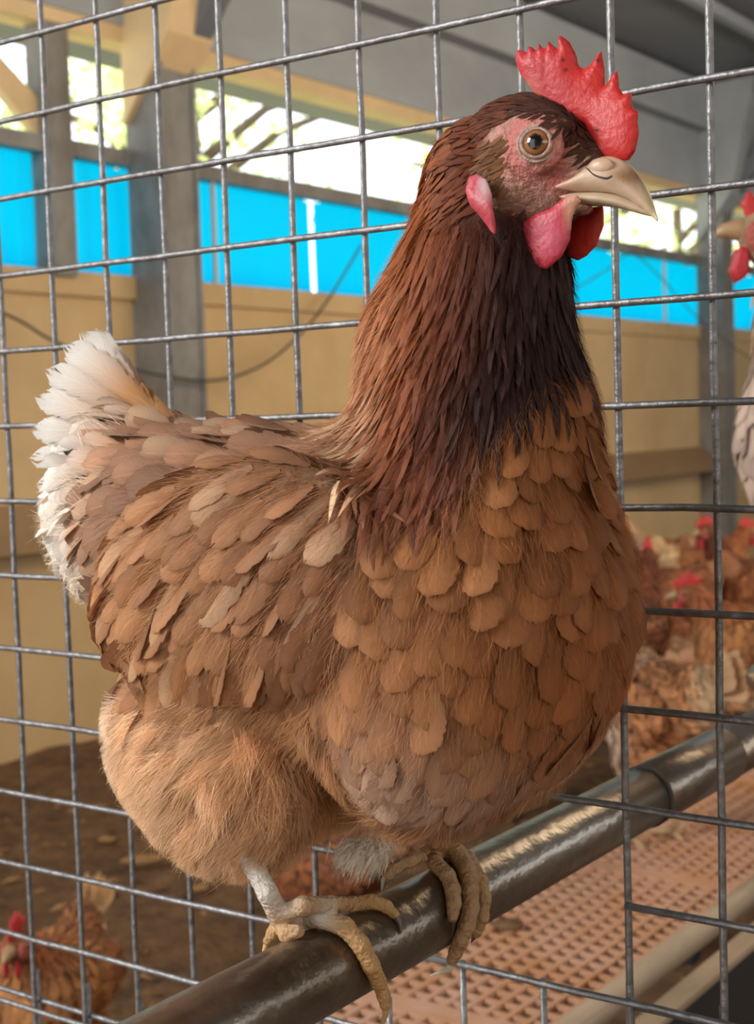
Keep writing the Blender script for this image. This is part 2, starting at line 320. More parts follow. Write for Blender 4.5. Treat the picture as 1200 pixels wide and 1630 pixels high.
# trees beyond the openings: trunk, branches, leaf clusters
mat('bark', (.16, .11, .07), .9, noise=(10., .5, (1, 1, .3)))
mat('leaf_green', (.42, .55, .12), .7, attr='col', trans=.4)
def tree(x, y, h, r, label, seed):
    rs = np.random.RandomState(seed); t = empty('tree', (x, y, ZF)); tag(t, label, 'tree', 'trees outside the openings'); o = (x, y, ZF)
    P = smooth_path([(x, y, ZF - 8), (x + 6, y - 5, ZF + h * .3), (x - 4, y + 8, ZF + h * .6), (x, y, ZF + h * .85)], 5)
    parts = [tube(P, np.linspace(h * .03, h * .01, len(P)), 8)]
    for k in range(9):
        a = rs.uniform(0, 6.28); z = ZF + h * rs.uniform(.3, .75); parts.append(tube([(x, y, z), (x + r * .4 * math.cos(a), y + r * .4 * math.sin(a), z + r * .3), (x + r * .8 * math.cos(a), y + r * .8 * math.sin(a), z + r * .45)], [h * .012, h * .008, h * .003], 6))
    mesh('trunk', *join(parts), 'bark', t, o)
    n = 2600; cl = rs.normal(0, 1, (26, 3)); cl /= np.linalg.norm(cl, axis=1)[:, None]; cl *= rs.uniform(.35, 1, (26, 1)); k = rs.randint(0, 26, n)
    c0 = np.array([x, y, ZF + h * .66]) + cl[k] * np.array([r, r, h * .36]) + rs.normal(0, r * .13, (n, 3))
    a = rs.normal(0, 1, (n, 3)); a /= np.linalg.norm(a, axis=1)[:, None]; b = np.cross(a, rs.normal(0, 1, (n, 3))); b /= np.linalg.norm(b, axis=1)[:, None]
    s = rs.uniform(5, 11, (n, 1)); V = np.stack([c0 - a * s, c0 + b * s * .45, c0 + a * s, c0 - b * s * .45], 1).reshape(-1, 3)
    col = np.repeat(np.array([.80, .88, .42]) * rs.uniform(.45, 1.5, (n, 1)) * np.array([1, 1, 1]), 4, 0)
    mesh('foliage', V, np.arange(n * 4).reshape(-1, 4), 'leaf_green', t, o, col=col, kind='stuff')
tree(-760, 470, 520, 170, 'leafy tree with pale green crown seen through the gap left of the near grey column', 1)
tree(-900, 1010, 620, 230, 'broad sunlit tree beyond the opening between the two grey columns', 2)
tree(-820, 1560, 560, 220, 'yellow green tree seen in the opening behind the beak of the hen', 3)
tree(-950, 2300, 640, 260, 'distant tree seen past the farther grey column', 4)

# ================================================================== SLATTED PLATFORM, RAILS
PZ = -92.0; PITCH = 2.82
pf = empty('slatted_floor', (-16, 100, PZ)); tag(pf, 'pinkish brown plastic slatted floor of small square holes beneath the perch', 'floor')
XL, NX = -44.0, 15
def slat_panel(y0, ny, XL=XL, NX=NX):
    V = []; F = []
    parts = []
    for i in range(NX + 1): parts.append(box(XL + i * PITCH - .42, XL + i * PITCH + .42, y0, y0 + ny * PITCH, PZ - .9, PZ))
    for j in range(ny + 1):
        y = y0 + j * PITCH; w_ = .36 if 0 < j < ny else .95
        parts.append(box(XL - .5, XL + NX * PITCH + .5, y - w_, y + w_, PZ - .7, PZ - .12 + (.1 if j in (0, ny) else 0)))
    return mesh('slat_panel', *join(parts), 'slat_plastic', pf, (-16, 100, PZ), smooth=False)
ys0 = 78.6 - 2 * 21 * PITCH - 4.2
for k in range(9): slat_panel(ys0 + k * (21 * PITCH + 2.1), 21)
tag(mesh('rail', *tube([(-.6, ys0, PZ + 1.0), (-.6, 560, PZ + 1.0)], 1.75, 16), 'rail_paint', org=(-.6, ys0, PZ)), 'pale beige round rail running along the edge of the slatted floor', 'rail')
tag(mesh('support_beam', *box(5.2, 6.0, ys0, 560, PZ - 15, PZ - 1.0), 'dark_steel', org=(4, ys0, PZ), smooth=False), 'dark steel beam with pale top flange beside the round rail', 'beam')
mesh('top_flange', *box(2.9, 6.0, ys0, 560, PZ - 1.0, PZ - .2), 'rail_paint', bpy.data.objects['support_beam'], (4, ys0, PZ), smooth=False)
for k in range(5): slat_panel(264 + k * (21 * PITCH + 2.1), 21, XL - 27 * PITCH - 2, 27)
mesh('platform_edge', *box(XL - 27 * PITCH - 4, XL - 27 * PITCH - 2.4, 262, 566, PZ - 9, PZ + .3), 'rail_paint', pf, (-16, 100, PZ), smooth=False)
for yy in (266, 400, 560): mesh('platform_leg', *box(XL - 27 * PITCH, XL - 27 * PITCH + 4, yy, yy + 4, ZF - 3, PZ - 2), 'dark_steel', pf, (-16, 100, PZ), smooth=False)
for k, yy in enumerate((ys0 + 10, 200, 400, 550)):
    o = mesh('platform_leg', *join([box(-42, -38, yy, yy + 4, ZF - 3, PZ - 2.2)]), 'dark_steel', pf, (-16, 100, PZ), smooth=False)
    o = mesh('platform_leg', *join([box(-2, 2, yy, yy + 4, ZF - 3, PZ - 2.2), box(-42, 2, yy, yy + 4, PZ - 6, PZ - 2.2)]), 'dark_steel', pf, (-16, 100, PZ), smooth=False)
for k, yy in enumerate((60, 200, 400, 550)):
    bm_ = mesh('beam_leg', *box(2.6, 6.6, yy, yy + 4, ZF - 3, PZ - 1.5), 'dark_steel', bpy.data.objects['support_beam'], (4, ys0, PZ), smooth=False)
# perch pipe with its sleeve joint
pp = empty('perch_pipe', (PIPE_X, 0, PIPE_Z)); tag(pp, 'worn grey metal perch pipe the large hen grips, passing through the wire mesh', 'pipe'); po = (PIPE_X, 0, PIPE_Z)
mesh('pipe', *tube([(PIPE_X, y, PIPE_Z) for y in (-56, -20, 10, 17.5)], PIPE_R, 48), 'perch_metal', pp, po)
mesh('sleeve', *tube([(PIPE_X, y, PIPE_Z) for y in (17.5, 17.6, 24, 30, 30.05)], [PIPE_R + .0, PIPE_R + .1, PIPE_R + .1, PIPE_R + .1, PIPE_R], 48), 'perch_metal', pp, po)
mesh('joint_line', *tube([(PIPE_X, y, PIPE_Z) for y in (17.35, 17.7)], PIPE_R + .12, 48), 'dark_seam', pp, po)
mesh('pipe', *tube([(PIPE_X, y, PIPE_Z) for y in (30, 100, 300, 560)], PIPE_R, 40), 'perch_metal', pp, po)
for yy in (-54, 250, 550): mesh('bracket', *join([tube([(PIPE_X, yy, PIPE_Z - 1), (PIPE_X, yy, ZF - 3)], 1.3, 12)]), 'perch_metal', pp, po)

# ================================================================== WIRE MESH
wm = empty('wire_mesh_panel', (25, 0, -60)); tag(wm, 'welded square grey wire mesh panel standing behind the large hen', 'wire mesh'); wo = (25, 0, -60)
WR = .19
def wire(a, b, par, org, dy, jit=.022):
    a = np.array(a, float); b = np.array(b, float); n = max(3, int(np.linalg.norm(b - a) / 4)); t = np.linspace(0, 1, n)[:, None]; P = a + (b - a) * t
    P = P + np.vstack([np.zeros(3), RS.normal(0, jit, (n - 2, 3)), np.zeros(3)]); P[:, 1] += dy
    mesh('wire', *tube(P, WR, 10), 'galvanised', par, org)
for j in range(-3, 15):
    z = -5 * j; segs = [(-3.2, 14)]
    if j == 9: segs = [(-3.2, 5.6), (9, 14)]
    if j == 10: segs = [(-3.2, 5.4), (6.55, 14)]
    for a, b in segs: wire((5 * a, 0, z), (5 * b, 0, z), wm, wo, -.17)
for i in range(-3, 15):
    segs = [(-3.3, 14)]
    if i in (7, 8): segs = [(-3.3, 8), (9.98, 14)]
    if i == 6: segs = [(-3.3, 8.3), (10.6, 14)]
    for a, b in segs: wire((5 * i, 0, -5 * a), (5 * i, 0, -5 * b), wm, wo, .17)
wm2 = empty('wire_mesh_panel', (25, .8, -62)); tag(wm2, 'lower overlapping wire mesh panel with cut wire ends at the bottom', 'wire mesh'); wo2 = (25, .8, -62)
for a, b, j in ((8.93, 14, 10.09), (-3.2, 5.5, 11.92), (-3.2, 14, 13)): wire((5 * a, 0, -5 * j), (5 * b, 0, -5 * j), wm2, wo2, .62)
for i, j in ((-2, 11.5), (-1, 11.5), (0, 11.52), (1, 11.52), (2, 11.55), (3, 11.5), (4, 11.5), (9, 9.86), (10, 9.9), (11, 9.9)): wire((5 * i - .35, 0, -5 * j), (5 * i - .35, 0, -70), wm2, wo2, .8)
for px in (68, -20): mesh('mesh_post', *box(px, px + 3.5, .5, 4.5, ZF - 3, 20), 'dark_steel', wm, wo, smooth=False)
#HEN_PART
# ================================================================== THE LARGE HEN
HY = -12.0
mat('plumage_under', (.3, .14, .06), .9, attr='col', noise=(60., .6, (1, 1, .5)), bump=.5, bscale=120)
mat('face_skin', (.5, .2, .15), .55, attr='col', noise=(230., .72, (1, 1, 2.2)), bump=.55, bscale=260, sub=.15, spec=.4)
mat('comb_red', (.62, .06, .045), .42, attr='col', noise=(110., .88, (1, 1, 1)), bump=.14, bscale=420, sub=.2, spec=.4)
mat('beak_horn', (.6, .42, .25), .38, attr='col', noise=(60., .86, (1, 1, 1)), bump=.08, bscale=150, spec=.5)
mat('eye', (.3, .1, .02), .12, attr='col', coat=.35, spec=.35)
mat('lid_skin', (.44, .27, .21), .5, noise=(200., .7, (1, 1, 1)), bump=.3, bscale=400)
mat('leg_scale', (.62, .38, .17), .42, attr='col', noise=(60., .74, (1, 1, 1)), bump=.5, bscale=420, spec=.5)
mat('claw_horn', (.45, .36, .24), .4, attr='col')
feather_mat('feather', fray=.17, fs=7., rachis=.12, barbs=85.)
feather_mat('covert', fray=.27, fs=5., rachis=.2, barbs=70.)
feather_mat('hackle', barbs=5.5, fray=.55, rachis=.3, fs=2.2, along=True, rim_k=.15)
feather_mat('quill_white', barbs=70., fray=.35, trans=.35, rachis=.05, fs=10.)
mat('down', (.6, .4, .2), .8, attr='col', trans=.25, spec=.1)
mat('bristle', (.4, .2, .1), .7, attr='col', trans=.2, spec=.2)

def S(P):                                            # trunk, breast, neck, wings, thighs
    Q = P - np.array((0, HY, 0), np.float32); A = np.stack([Q[..., 0], np.abs(Q[..., 1]), Q[..., 2]], -1)
    d = ell(A, (37.5, 0, -28.2), (10.5, 7.5, 7.3), 4)
    d = smin(d, ell(A, (42.5, 0, -28.4), (8.0, 7.9, 8.9)), 2.0)
    d = smin(d, ell(A, (44.2, 0, -21.8), (5.1, 5.1, 6.8), -2), 1.4); d = smin(d, ell(A, (43.5, 3.2, -31.9), (4.3, 4.6, 5.3)), .7); d = smin(d, ell(A, (42.0, 0, -17.6), (2.8, 3.2, 3.6)), 1.2)
    d = smin(d, ell(A, (44.6, 0, -15.3), (3.7, 3.2, 5.2), -8), 1.6)
    d = smin(d, ell(A, (44.7, 0, -10.4), (2.3, 1.9, 2.6)), 1.3)
    d = smin(d, ell(A, (29.5, 0, -25.6), (7.5, 6.0, 5.0), 0), 2.5)
    d = smin(d, ell(A, (23.6, 0, -24.4), (4.8, 3.4, 5.0), -35), 2.)
    d = smin(d, ell(A, (31.5, 1.5, -34.6), (5.7, 5.6, 5.6), 15), 1.6)
    d = smin(d, ell(A, (33.9, 4.7, -35.3), (4.5, 3.7, 4.6)), .7)
    return smin(d, ell(A, (36.4, 7.4, -26.8), (7.6, 1.9, 4.8), 18), 1.6)
def lerp(a, b, t): return a + (b - a) * np.clip(t, 0, 1)[..., None]
C3 = lambda *c: np.array(c, float)
CHEST, TAN, MAHO, DARK = C3(.30, .108, .030), C3(.39, .185, .082), C3(.145, .036, .013), C3(.030, .009, .006)
CREAM, ORNG, WHITE, RUST = C3(.66, .44, .26), C3(.55, .26, .095), C3(.86, .82, .76), C3(.24, .075, .022)
CAPE_X, CAPE_Z = [36, 39.5, 41, 43.5, 45.5, 47.3, 48.8, 50.1, 52.5], [-20.4, -20.7, -21.6, -23.8, -24.0, -20.8, -18.2, -16.6, -15.5]
def region(P):
    """0 head, 1 hackle, 2 breast, 3 wing, 4 back, 5 fluff, 6 tail coverts."""
    x, y, z = P[:, 0], np.abs(P[:, 1] - HY), P[:, 2]; r = np.full(len(P), 4)
    r[(z < -31.4 + .25 * (x - 36).clip(-5, 0)) & (x < 41.5 + .13 * (z + 31))] = 5
    wing = (y > 5.4) & (np.hypot((x - 36.4) * .95 + (z + 26.6) * .31, ((z + 26.6) * .95 - (x - 36.4) * .31) * 1.55) < 8.8) & (z > -33) & (x < 43.6)
    r[(r == 4) & wing] = 3
    r[(r != 5) & (r != 3) & (x > 40.3)] = 2; r[(z < -30) & (x > 41.5 + .13 * (z + 31))] = 2
    r[(r == 4) & (x < 26.0)] = 6
    r[(z > np.interp(x, CAPE_X, CAPE_Z)) & (x > 36.6)] = 1
    r[(z > -12.2) & (np.hypot(x - 46.5, z + 9.8) < 3.4)] = 0
    return r
def flow(P):
    r = region(P); x, y, z = P[:, 0], P[:, 1] - HY, P[:, 2]; F = np.zeros_like(P); s = np.sign(y) * .15
    def put(k, a, b, c_):
        m = r == k; F[m] = np.stack([np.broadcast_to(q, m.shape)[m] if np.ndim(q) else np.full(m.sum(), q) for q in (a, b, c_)], 1)
    put(0, -1., s, -.35 - .6 * (z < -10))
    put(1, -.16 - .06 * (44 - x).clip(0, 6), s * .5, -1.)
    put(2, np.where(z < -33, -.75, -.22), s, -1.)
    put(3, np.interp(z, [-31, -27, -22], [-.42, -.62, -1.0]), s, np.interp(x, [30, 42], [-.55, -.95]))
    put(4, -1., s, np.where(z > -24, -.18, -.62))
    put(5, np.interp(x, [25, 40], [-.95, -.35]), s, -.75)
    put(6, -1., s, np.interp(z, [-28, -21], [-.85, .35]))
    return F + RS.normal(0, .10, F.shape)
def tint(P, r=None):
    r = region(P) if r is None else r; x, y, z = P[:, 0], np.abs(P[:, 1] - HY), P[:, 2]; n = len(P); c_ = np.zeros((n, 3)); rn = RS.uniform(0, 1, n); rb = RS.uniform(0, 1, n)
    front = np.clip((x - 44.6 + (z + 15) * -.10) / 2.6, 0, 1)
    h = lerp(RUST * 1.6, MAHO * 1.15, np.clip((x - 42.2) / 3.0, 0, 1)); h = lerp(h, DARK[None], front * np.clip((-z - 11.2) / 1.6, 0, 1))
    pale = np.clip((43.6 - x) / 3.0, 0, 1) * np.clip((-z - 12.5) / 5, 0, 1)
    h = lerp(h, np.where(rb[:, None] < .45, CREAM, C3(.38, .15, .065)), pale * (.45 + .75 * (rn > .5)))
    low = np.clip((-z - 19.5) / 3, 0, 1) * np.clip((x - 42.6) / 1.2, 0, 1); h = lerp(h, C3(.16, .052, .026)[None] * (1 + .7 * rb[:, None]), low)
    sh_ = np.clip((-z - 18.6) / 1.6, 0, 1) * np.clip((43.6 - x) / 1.4, 0, 1); h = lerp(h, np.where(rb[:, None] < .4, CREAM, C3(.27, .115, .055)) * (.8 + .4 * rn[:, None]), sh_ * .9)
    c_[r <= 1] = h[r <= 1]
    b = lerp(CHEST[None] * (.85 + .3 * rn[:, None]), TAN[None] * (.9 + .25 * rb[:, None]), np.clip((49.0 - x) / 7, 0, 1) * .75 + .25 * (rn > .6))
    b = lerp(b, C3(.17, .05, .016)[None], np.clip((z + 20.5) / 3.5, 0, 1) * .8); b = lerp(b, RUST[None] * 1.3, np.clip((x - 47.6) / 2.5, 0, 1) * .35)
    gp = np.exp(-((x - 45.0)**2 * .6 + (z + 34.6)**2) / 7.0); b = lerp(b, C3(.60, .46, .36)[None], gp * .5)
    c_[r == 2] = b[r == 2]
    w_ = lerp(TAN[None] * (.85 + .35 * rn[:, None]), C3(.26, .105, .05)[None], np.clip((x - 36) / 7, 0, 1) * .55 + .3 * (rb > .8)); w_ = lerp(w_, CREAM[None], .45 * (rb < .12))
    c_[r == 3] = w_[r == 3]
    k = lerp(C3(.36, .18, .10)[None] * (.8 + .4 * rn[:, None]), C3(.48, .30, .18)[None], (rb < .35) * .8 + np.clip((30 - x) / 6, 0, 1) * .4); c_[r == 4] = k[r == 4]
    f = lerp(C3(.68, .45, .27)[None] * (.85 + .3 * rn[:, None]), ORNG[None], .25 * (rb < .4)); f = lerp(f, C3(.86, .76, .66)[None], .8 * np.exp(-((x - 26.2)**2 + (z + 34.4)**2) / 5.0)); f = lerp(f, ORNG[None], .6 * np.exp(-((x - 39.2)**2 * .5 + (z + 34.0)**2 * .25) / 1.6)); f = lerp(f, C3(.85, .72, .56)[None], np.clip((29.5 - x) / 4, 0, 1) * .8); f = lerp(f, C3(.34, .15, .06)[None], np.clip((x - 36.5) / 4, 0, 1) * .7)
    c_[r == 5] = f[r == 5]
    t = lerp(C3(.50, .29, .17)[None] * (.9 + .2 * rn[:, None]), WHITE[None] * .92, np.clip((25.2 - x) / 3.2, 0, 1)); c_[r == 6] = t[r == 6]
    return c_ * RS.uniform(.78, 1.20, (n, 1))

def blades(P, D, L, Wd, lift, fn, shape='round', nl=8, nw=4, follow=1.0, flow_fn=None, cup=.10, h0=.05, twist=0.):
    """Grow feathers from root points P along D over the surface fn; returns arrays (n, nl+1, nw+1, 3), uv."""
    n = len(P); L = np.broadcast_to(L, (n,)); Wd = np.broadcast_to(Wd, (n,)); lift = np.broadcast_to(lift, (n,))
    p = P.copy(); N = grad(fn, p); p = p - N * (fn(p.astype(np.float32))[:, None] - h0); d = D - N * (D * N).sum(1)[:, None]; d /= np.linalg.norm(d, axis=1)[:, None] + 1e-9
    C_, DD, NN = [p], [d], [N]
    for k in range(nl):
        t = (k + 1) / nl; q = p + d * (L / nl)[:, None]; N = grad(fn, q); dist = fn(q.astype(np.float32)); tgt = h0 + lift * t
        q2 = q - N * (dist - tgt)[:, None] * follow * np.where(dist - tgt > 0, 1 - .45 * t, 1.)[:, None] if np.ndim(follow) == 0 else q
        dn = q2 - p; dn /= np.linalg.norm(dn, axis=1)[:, None] + 1e-9; p = q2; d = dn; C_.append(p); DD.append(d); NN.append(N)
    t = np.linspace(0, 1, nl + 1)
    if shape == 'round': prof = np.sqrt(np.clip(1 - np.clip((t - .52) / .48, 0, 1)**2.4, 0, 1)) * (.42 + .58 * np.clip(t / .5, 0, 1)**.7)
    elif shape == 'hackle': prof = (.45 + .55 * np.clip(t / .35, 0, 1)) * np.clip((1 - t) / .62, 0, 1)**.75
    else: prof = (.35 + .65 * np.clip(t / .7, 0, 1)**.8) * np.sqrt(np.clip(1 - np.clip((t - .72) / .28, 0, 1)**2.2, 0, 1))
    prof = np.maximum(prof, .03); u = np.linspace(-1, 1, nw + 1); V = np.zeros((n, nl + 1, nw + 1, 3)); tw = RS.normal(0, .22 + twist, n)
    for k in range(nl + 1):
        s = np.cross(NN[k], DD[k]); s /= np.linalg.norm(s, axis=1)[:, None] + 1e-9; m = np.cross(DD[k], s)
        s = s * np.cos(tw)[:, None] + m * np.sin(tw)[:, None]; m = np.cross(DD[k], s)
        for j in range(nw + 1):
            V[:, k, j] = C_[k] + s * (Wd * .5 * prof[k] * u[j])[:, None] - m * (cup * Wd * u[j]**2 * prof[k])[:, None]
    UV = np.zeros((nl + 1, nw + 1, 2)); UV[..., 0] = .5 + .5 * u[None, :] * 1; UV[..., 1] = t[:, None]
    return V, UV
def quads(nl, nw):
    I = np.arange((nl + 1) * (nw + 1)).reshape(nl + 1, nw + 1); return np.stack([I[:-1, :-1], I[:-1, 1:], I[1:, 1:], I[1:, :-1]], -1).reshape(-1, 4)
def feather_obj(name, V, UV, col, m, parent, org, single=False, kind=None, tipcol=None):
    n, a, b = V.shape[:3]; Fq = quads(a - 1, b - 1); k = a * b
    cc = np.repeat(col[:, None, :], k, 1)
    if tipcol is not None:
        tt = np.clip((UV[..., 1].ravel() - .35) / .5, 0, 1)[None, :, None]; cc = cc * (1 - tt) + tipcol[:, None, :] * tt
    sd = RS.uniform(0, 1, n)
    if single: return [mesh(name, V[i].reshape(-1, 3), Fq, m, parent, org, col=cc[i], uv=UV.reshape(-1, 2), seed=np.full(k, sd[i])) for i in range(n)]
    return mesh(name, V.reshape(-1, 3), (Fq[None] + (np.arange(n) * k)[:, None, None]).reshape(-1, 4), m, parent, org, col=cc.reshape(-1, 3), uv=np.tile(UV.reshape(-1, 2), (n, 1)), seed=np.repeat(sd, k), kind=kind)
def strands(P, D, L, wd, col, fn, nseg=4, lift=.6, fol=.8, curl=.25):
    """Fine ribbons (down, bristles) as one mesh's arrays."""
    n = len(P); p = P.copy(); N = grad(fn, p); d = D - N * (D * N).sum(1)[:, None] * .9; d /= np.linalg.norm(d, axis=1)[:, None] + 1e-9
    sd = np.cross(N, d) + RS.normal(0, .5, (n, 3)); sd /= np.linalg.norm(sd, axis=1)[:, None]; V = np.zeros((n, nseg + 1, 2, 3)); wd = np.broadcast_to(wd, (n,))[:, None]; V[:, 0, 0] = p - sd * wd / 2; V[:, 0, 1] = p + sd * wd / 2; cv = RS.normal(0, curl, (n, 3))
    for k in range(nseg):
        t = (k + 1) / nseg; p = p + d * (L / nseg)[:, None]; dist = fn(p.astype(np.float32)); e = (dist - lift * t)[:, None]
        p = p - N * np.where(e < 0, e, e * fol * .5); d = d + cv / nseg; d /= np.linalg.norm(d, axis=1)[:, None]; wk = wd * (1 - .85 * t)
        V[:, k + 1, 0] = p - sd * wk / 2; V[:, k + 1, 1] = p + sd * wk / 2
    m = (nseg + 1) * 2; I = np.arange(m).reshape(-1, 2); Fq = np.stack([I[:-1, 0], I[:-1, 1], I[1:, 1], I[1:, 0]], -1)
    return V.reshape(-1, 3), (Fq[None] + (np.arange(n) * m)[:, None, None]).reshape(-1, 4), np.repeat(col, m, 0)
def sample(V, Q, n):
    A, B, C_, D_ = (V[Q[:, i]] for i in range(4)); ar = np.linalg.norm(np.cross(C_ - A, D_ - B), axis=1); i = RS.choice(len(Q), n, p=ar / ar.sum()); a, b = RS.uniform(0, 1, (2, n, 1))
    return (A[i] * (1 - a) + B[i] * a) * (1 - b) + (D_[i] * (1 - a) + C_[i] * a) * b
def darts(P, rad):
    G = {}; keep = []; cs = .5
    for i, (p, r) in enumerate(zip(P, rad)):
        k = tuple((p // cs).astype(int)); R_ = int(math.ceil(r / cs)); ok = True
        for a in range(-R_, R_ + 1):
            for b in range(-R_, R_ + 1):
                for c_ in range(-R_, R_ + 1):
                    for q in G.get((k[0] + a, k[1] + b, k[2] + c_), ()):
                        if (q[0]-p[0])**2 + (q[1]-p[1])**2 + (q[2]-p[2])**2 < r * r: ok = False; break
                    if not ok: break
                if not ok: break
            if not ok: break
        if ok: keep.append(i); G.setdefault(k, []).append(p)
    return np.array(keep)

BV, BQ = nets(S, (14, -25, -45), (53, 1, -5), .3)
hen = empty('hen', (37.8, HY, PIPE_Z + PIPE_R)); HO = (37.8, HY, PIPE_Z + PIPE_R)
tag(hen, 'large ginger brown hen with red comb perched on the grey pipe', 'hen')
rg = region(BV)
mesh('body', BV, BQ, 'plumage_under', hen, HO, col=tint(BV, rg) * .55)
P = sample(BV, BQ, 42000); r = region(P)
facing = ((P - CC) * grad(S, P)).sum(1) < 0
rad = np.array([.30, .36, 1.0, .92, 1.05, .62, .75])[r]; rad = rad * np.where((r == 2) & (P[:, 2] > -21), .72, 1.) * np.where((r == 2) & (P[:, 0] < 45) & (P[:, 2] < -31), .68, 1.)
k = darts(P, rad); P, r, facing = P[k], r[k], facing[k]
D = flow(P); col = tint(P, r)
def bare(P): return (P[:, 0] > 46.0) & (P[:, 2] < np.interp(P[:, 0], [46, 47, 48.6, 50], [-9.0, -8.3, -8.3, -9.2])) & (P[:, 2] > -12.4)
m = (r == 0) & ~bare(P); n = m.sum()
# hackles: neck and cape
def run(mask, L, Wd, lift, shape, m_, name, parent, **kw):
    q = np.where(mask)[0]; n = len(q); a = L[0] + RS.uniform(0, L[1] - L[0], n); b = Wd[0] + RS.uniform(0, Wd[1] - Wd[0], n); sc = kw.pop('scale', None)
    if sc is not None: a = a * sc[q]; b = b * sc[q]
    V, UV = blades(P[q], D[q], a, b, lift, S, shape, **{k_: v for k_, v in kw.items() if k_ in ('nl', 'nw', 'cup', 'h0', 'twist', 'follow')})
    return q, V, UV
def split(q, V, limit=300):
    """Indices of the feathers that show largest from the photograph's side."""
    c0 = V.mean((1, 2)); vis = ((c0 - CC) * grad(S, c0)).sum(1) < 0; dist = np.linalg.norm(c0 - CC, axis=1)
    size = np.linalg.norm(V[:, -1, 2] - V[:, 0, 2], axis=1) * np.abs(V[:, V.shape[1] // 2, -1] - V[:, V.shape[1] // 2, 0]).sum(1) / dist**2
    fr = -((c0 - CC) / dist[:, None] * grad(S, c0)).sum(1); o = np.argsort(-(size * fr * vis)); s = np.zeros(len(q), bool); s[o[:min(limit, int(vis.sum()))]] = True; return s
tipd = lambda c_, s: c_ * s
q, V, UV = run(m, (.8, 1.2), (.26, .42), .10, 'hackle', 'hackle', '', hen, nl=4, nw=2); feather_obj('head_feathers', V, UV, col[q], 'hackle', hen, HO, kind='stuff')
m = (r == 1) & ~((P[:, 0] > 45.7) & (P[:, 2] > -12.7))
q, V, UV = run(m, (2.2, 3.6), (.36, .62), .32, 'hackle', 'hackle', '', hen, nl=7, nw=2, twist=.15, scale=np.interp(P[:, 0], [36, 41, 44], [.62, .75, 1.]))
tc = col[q].copy(); pale = (P[q, 0] < 44.5) & (P[q, 2] < -12.5); tc[pale] = tc[pale] * 1.1 + .02
s = split(q, V); feather_obj('neck_feather', V[s], UV, col[q][s], 'hackle', hen, HO, single=True, tipcol=tc[s]); feather_obj('neck_hackles', V[~s], UV, col[q][~s], 'hackle', hen, HO, kind='stuff', tipcol=tc[~s])
m = r == 2; sc = np.clip(np.interp(P[:, 2], [-38, -30, -20, -16], [1.0, 1.05, .78, .62]), .5, 1.2) * np.where((P[:, 0] < 45) & (P[:, 2] < -31), .8, 1.)
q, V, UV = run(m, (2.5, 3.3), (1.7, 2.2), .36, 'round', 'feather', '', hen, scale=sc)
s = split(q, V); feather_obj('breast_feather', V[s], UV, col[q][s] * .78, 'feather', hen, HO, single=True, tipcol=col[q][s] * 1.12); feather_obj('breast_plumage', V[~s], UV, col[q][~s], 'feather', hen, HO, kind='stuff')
m = r == 4
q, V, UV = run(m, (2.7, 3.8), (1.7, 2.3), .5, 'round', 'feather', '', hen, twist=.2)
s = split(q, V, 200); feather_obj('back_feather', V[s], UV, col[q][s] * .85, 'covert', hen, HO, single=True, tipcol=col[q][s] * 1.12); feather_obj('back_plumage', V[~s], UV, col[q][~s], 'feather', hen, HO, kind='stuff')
# wings: coverts over a fold of longer flight feathers
for sy in (-1, 1):
    m = (r == 3) & (np.sign(P[:, 1] - HY) == sy)
    q, V, UV = run(m, (2.6, 4.4), (1.0, 1.6), .45, 'round', 'feather', '', hen, twist=.2, scale=np.interp(P[:, 2], [-31, -23], [1.1, .85]))
    s = split(q, V) if sy < 0 else np.zeros(len(q), bool)
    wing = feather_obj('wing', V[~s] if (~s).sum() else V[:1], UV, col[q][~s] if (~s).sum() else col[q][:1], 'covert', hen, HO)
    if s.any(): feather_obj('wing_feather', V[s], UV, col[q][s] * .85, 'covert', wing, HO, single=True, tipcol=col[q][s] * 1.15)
    n = 30 if sy < 0 else 16; t = np.linspace(0, 1, n); RP = np.stack([41.8 - 10.6 * t, np.full(n, HY + sy * 8.4), -27.6 - 2.2 * t + RS.normal(0, .4, n)], 1); RP[:, 2] -= .8 * np.sin(t * 3.1)
    DD_ = np.stack([-.30 - .45 * t, np.full(n, sy * .05), -1.0 + .1 * t], 1)
    V, UV = blades(RP, DD_, 3.7 + RS.uniform(-.3, .7, n), RS.uniform(1.0, 1.4, n), .35, S, 'round', nl=9, twist=.25, follow=.6)
    cq = TAN[None] * RS.uniform(.72, 1.12, (n, 1)); feather_obj('flight_feather', V, UV, cq * .85, 'covert', wing, HO, single=True, tipcol=cq * 1.1)
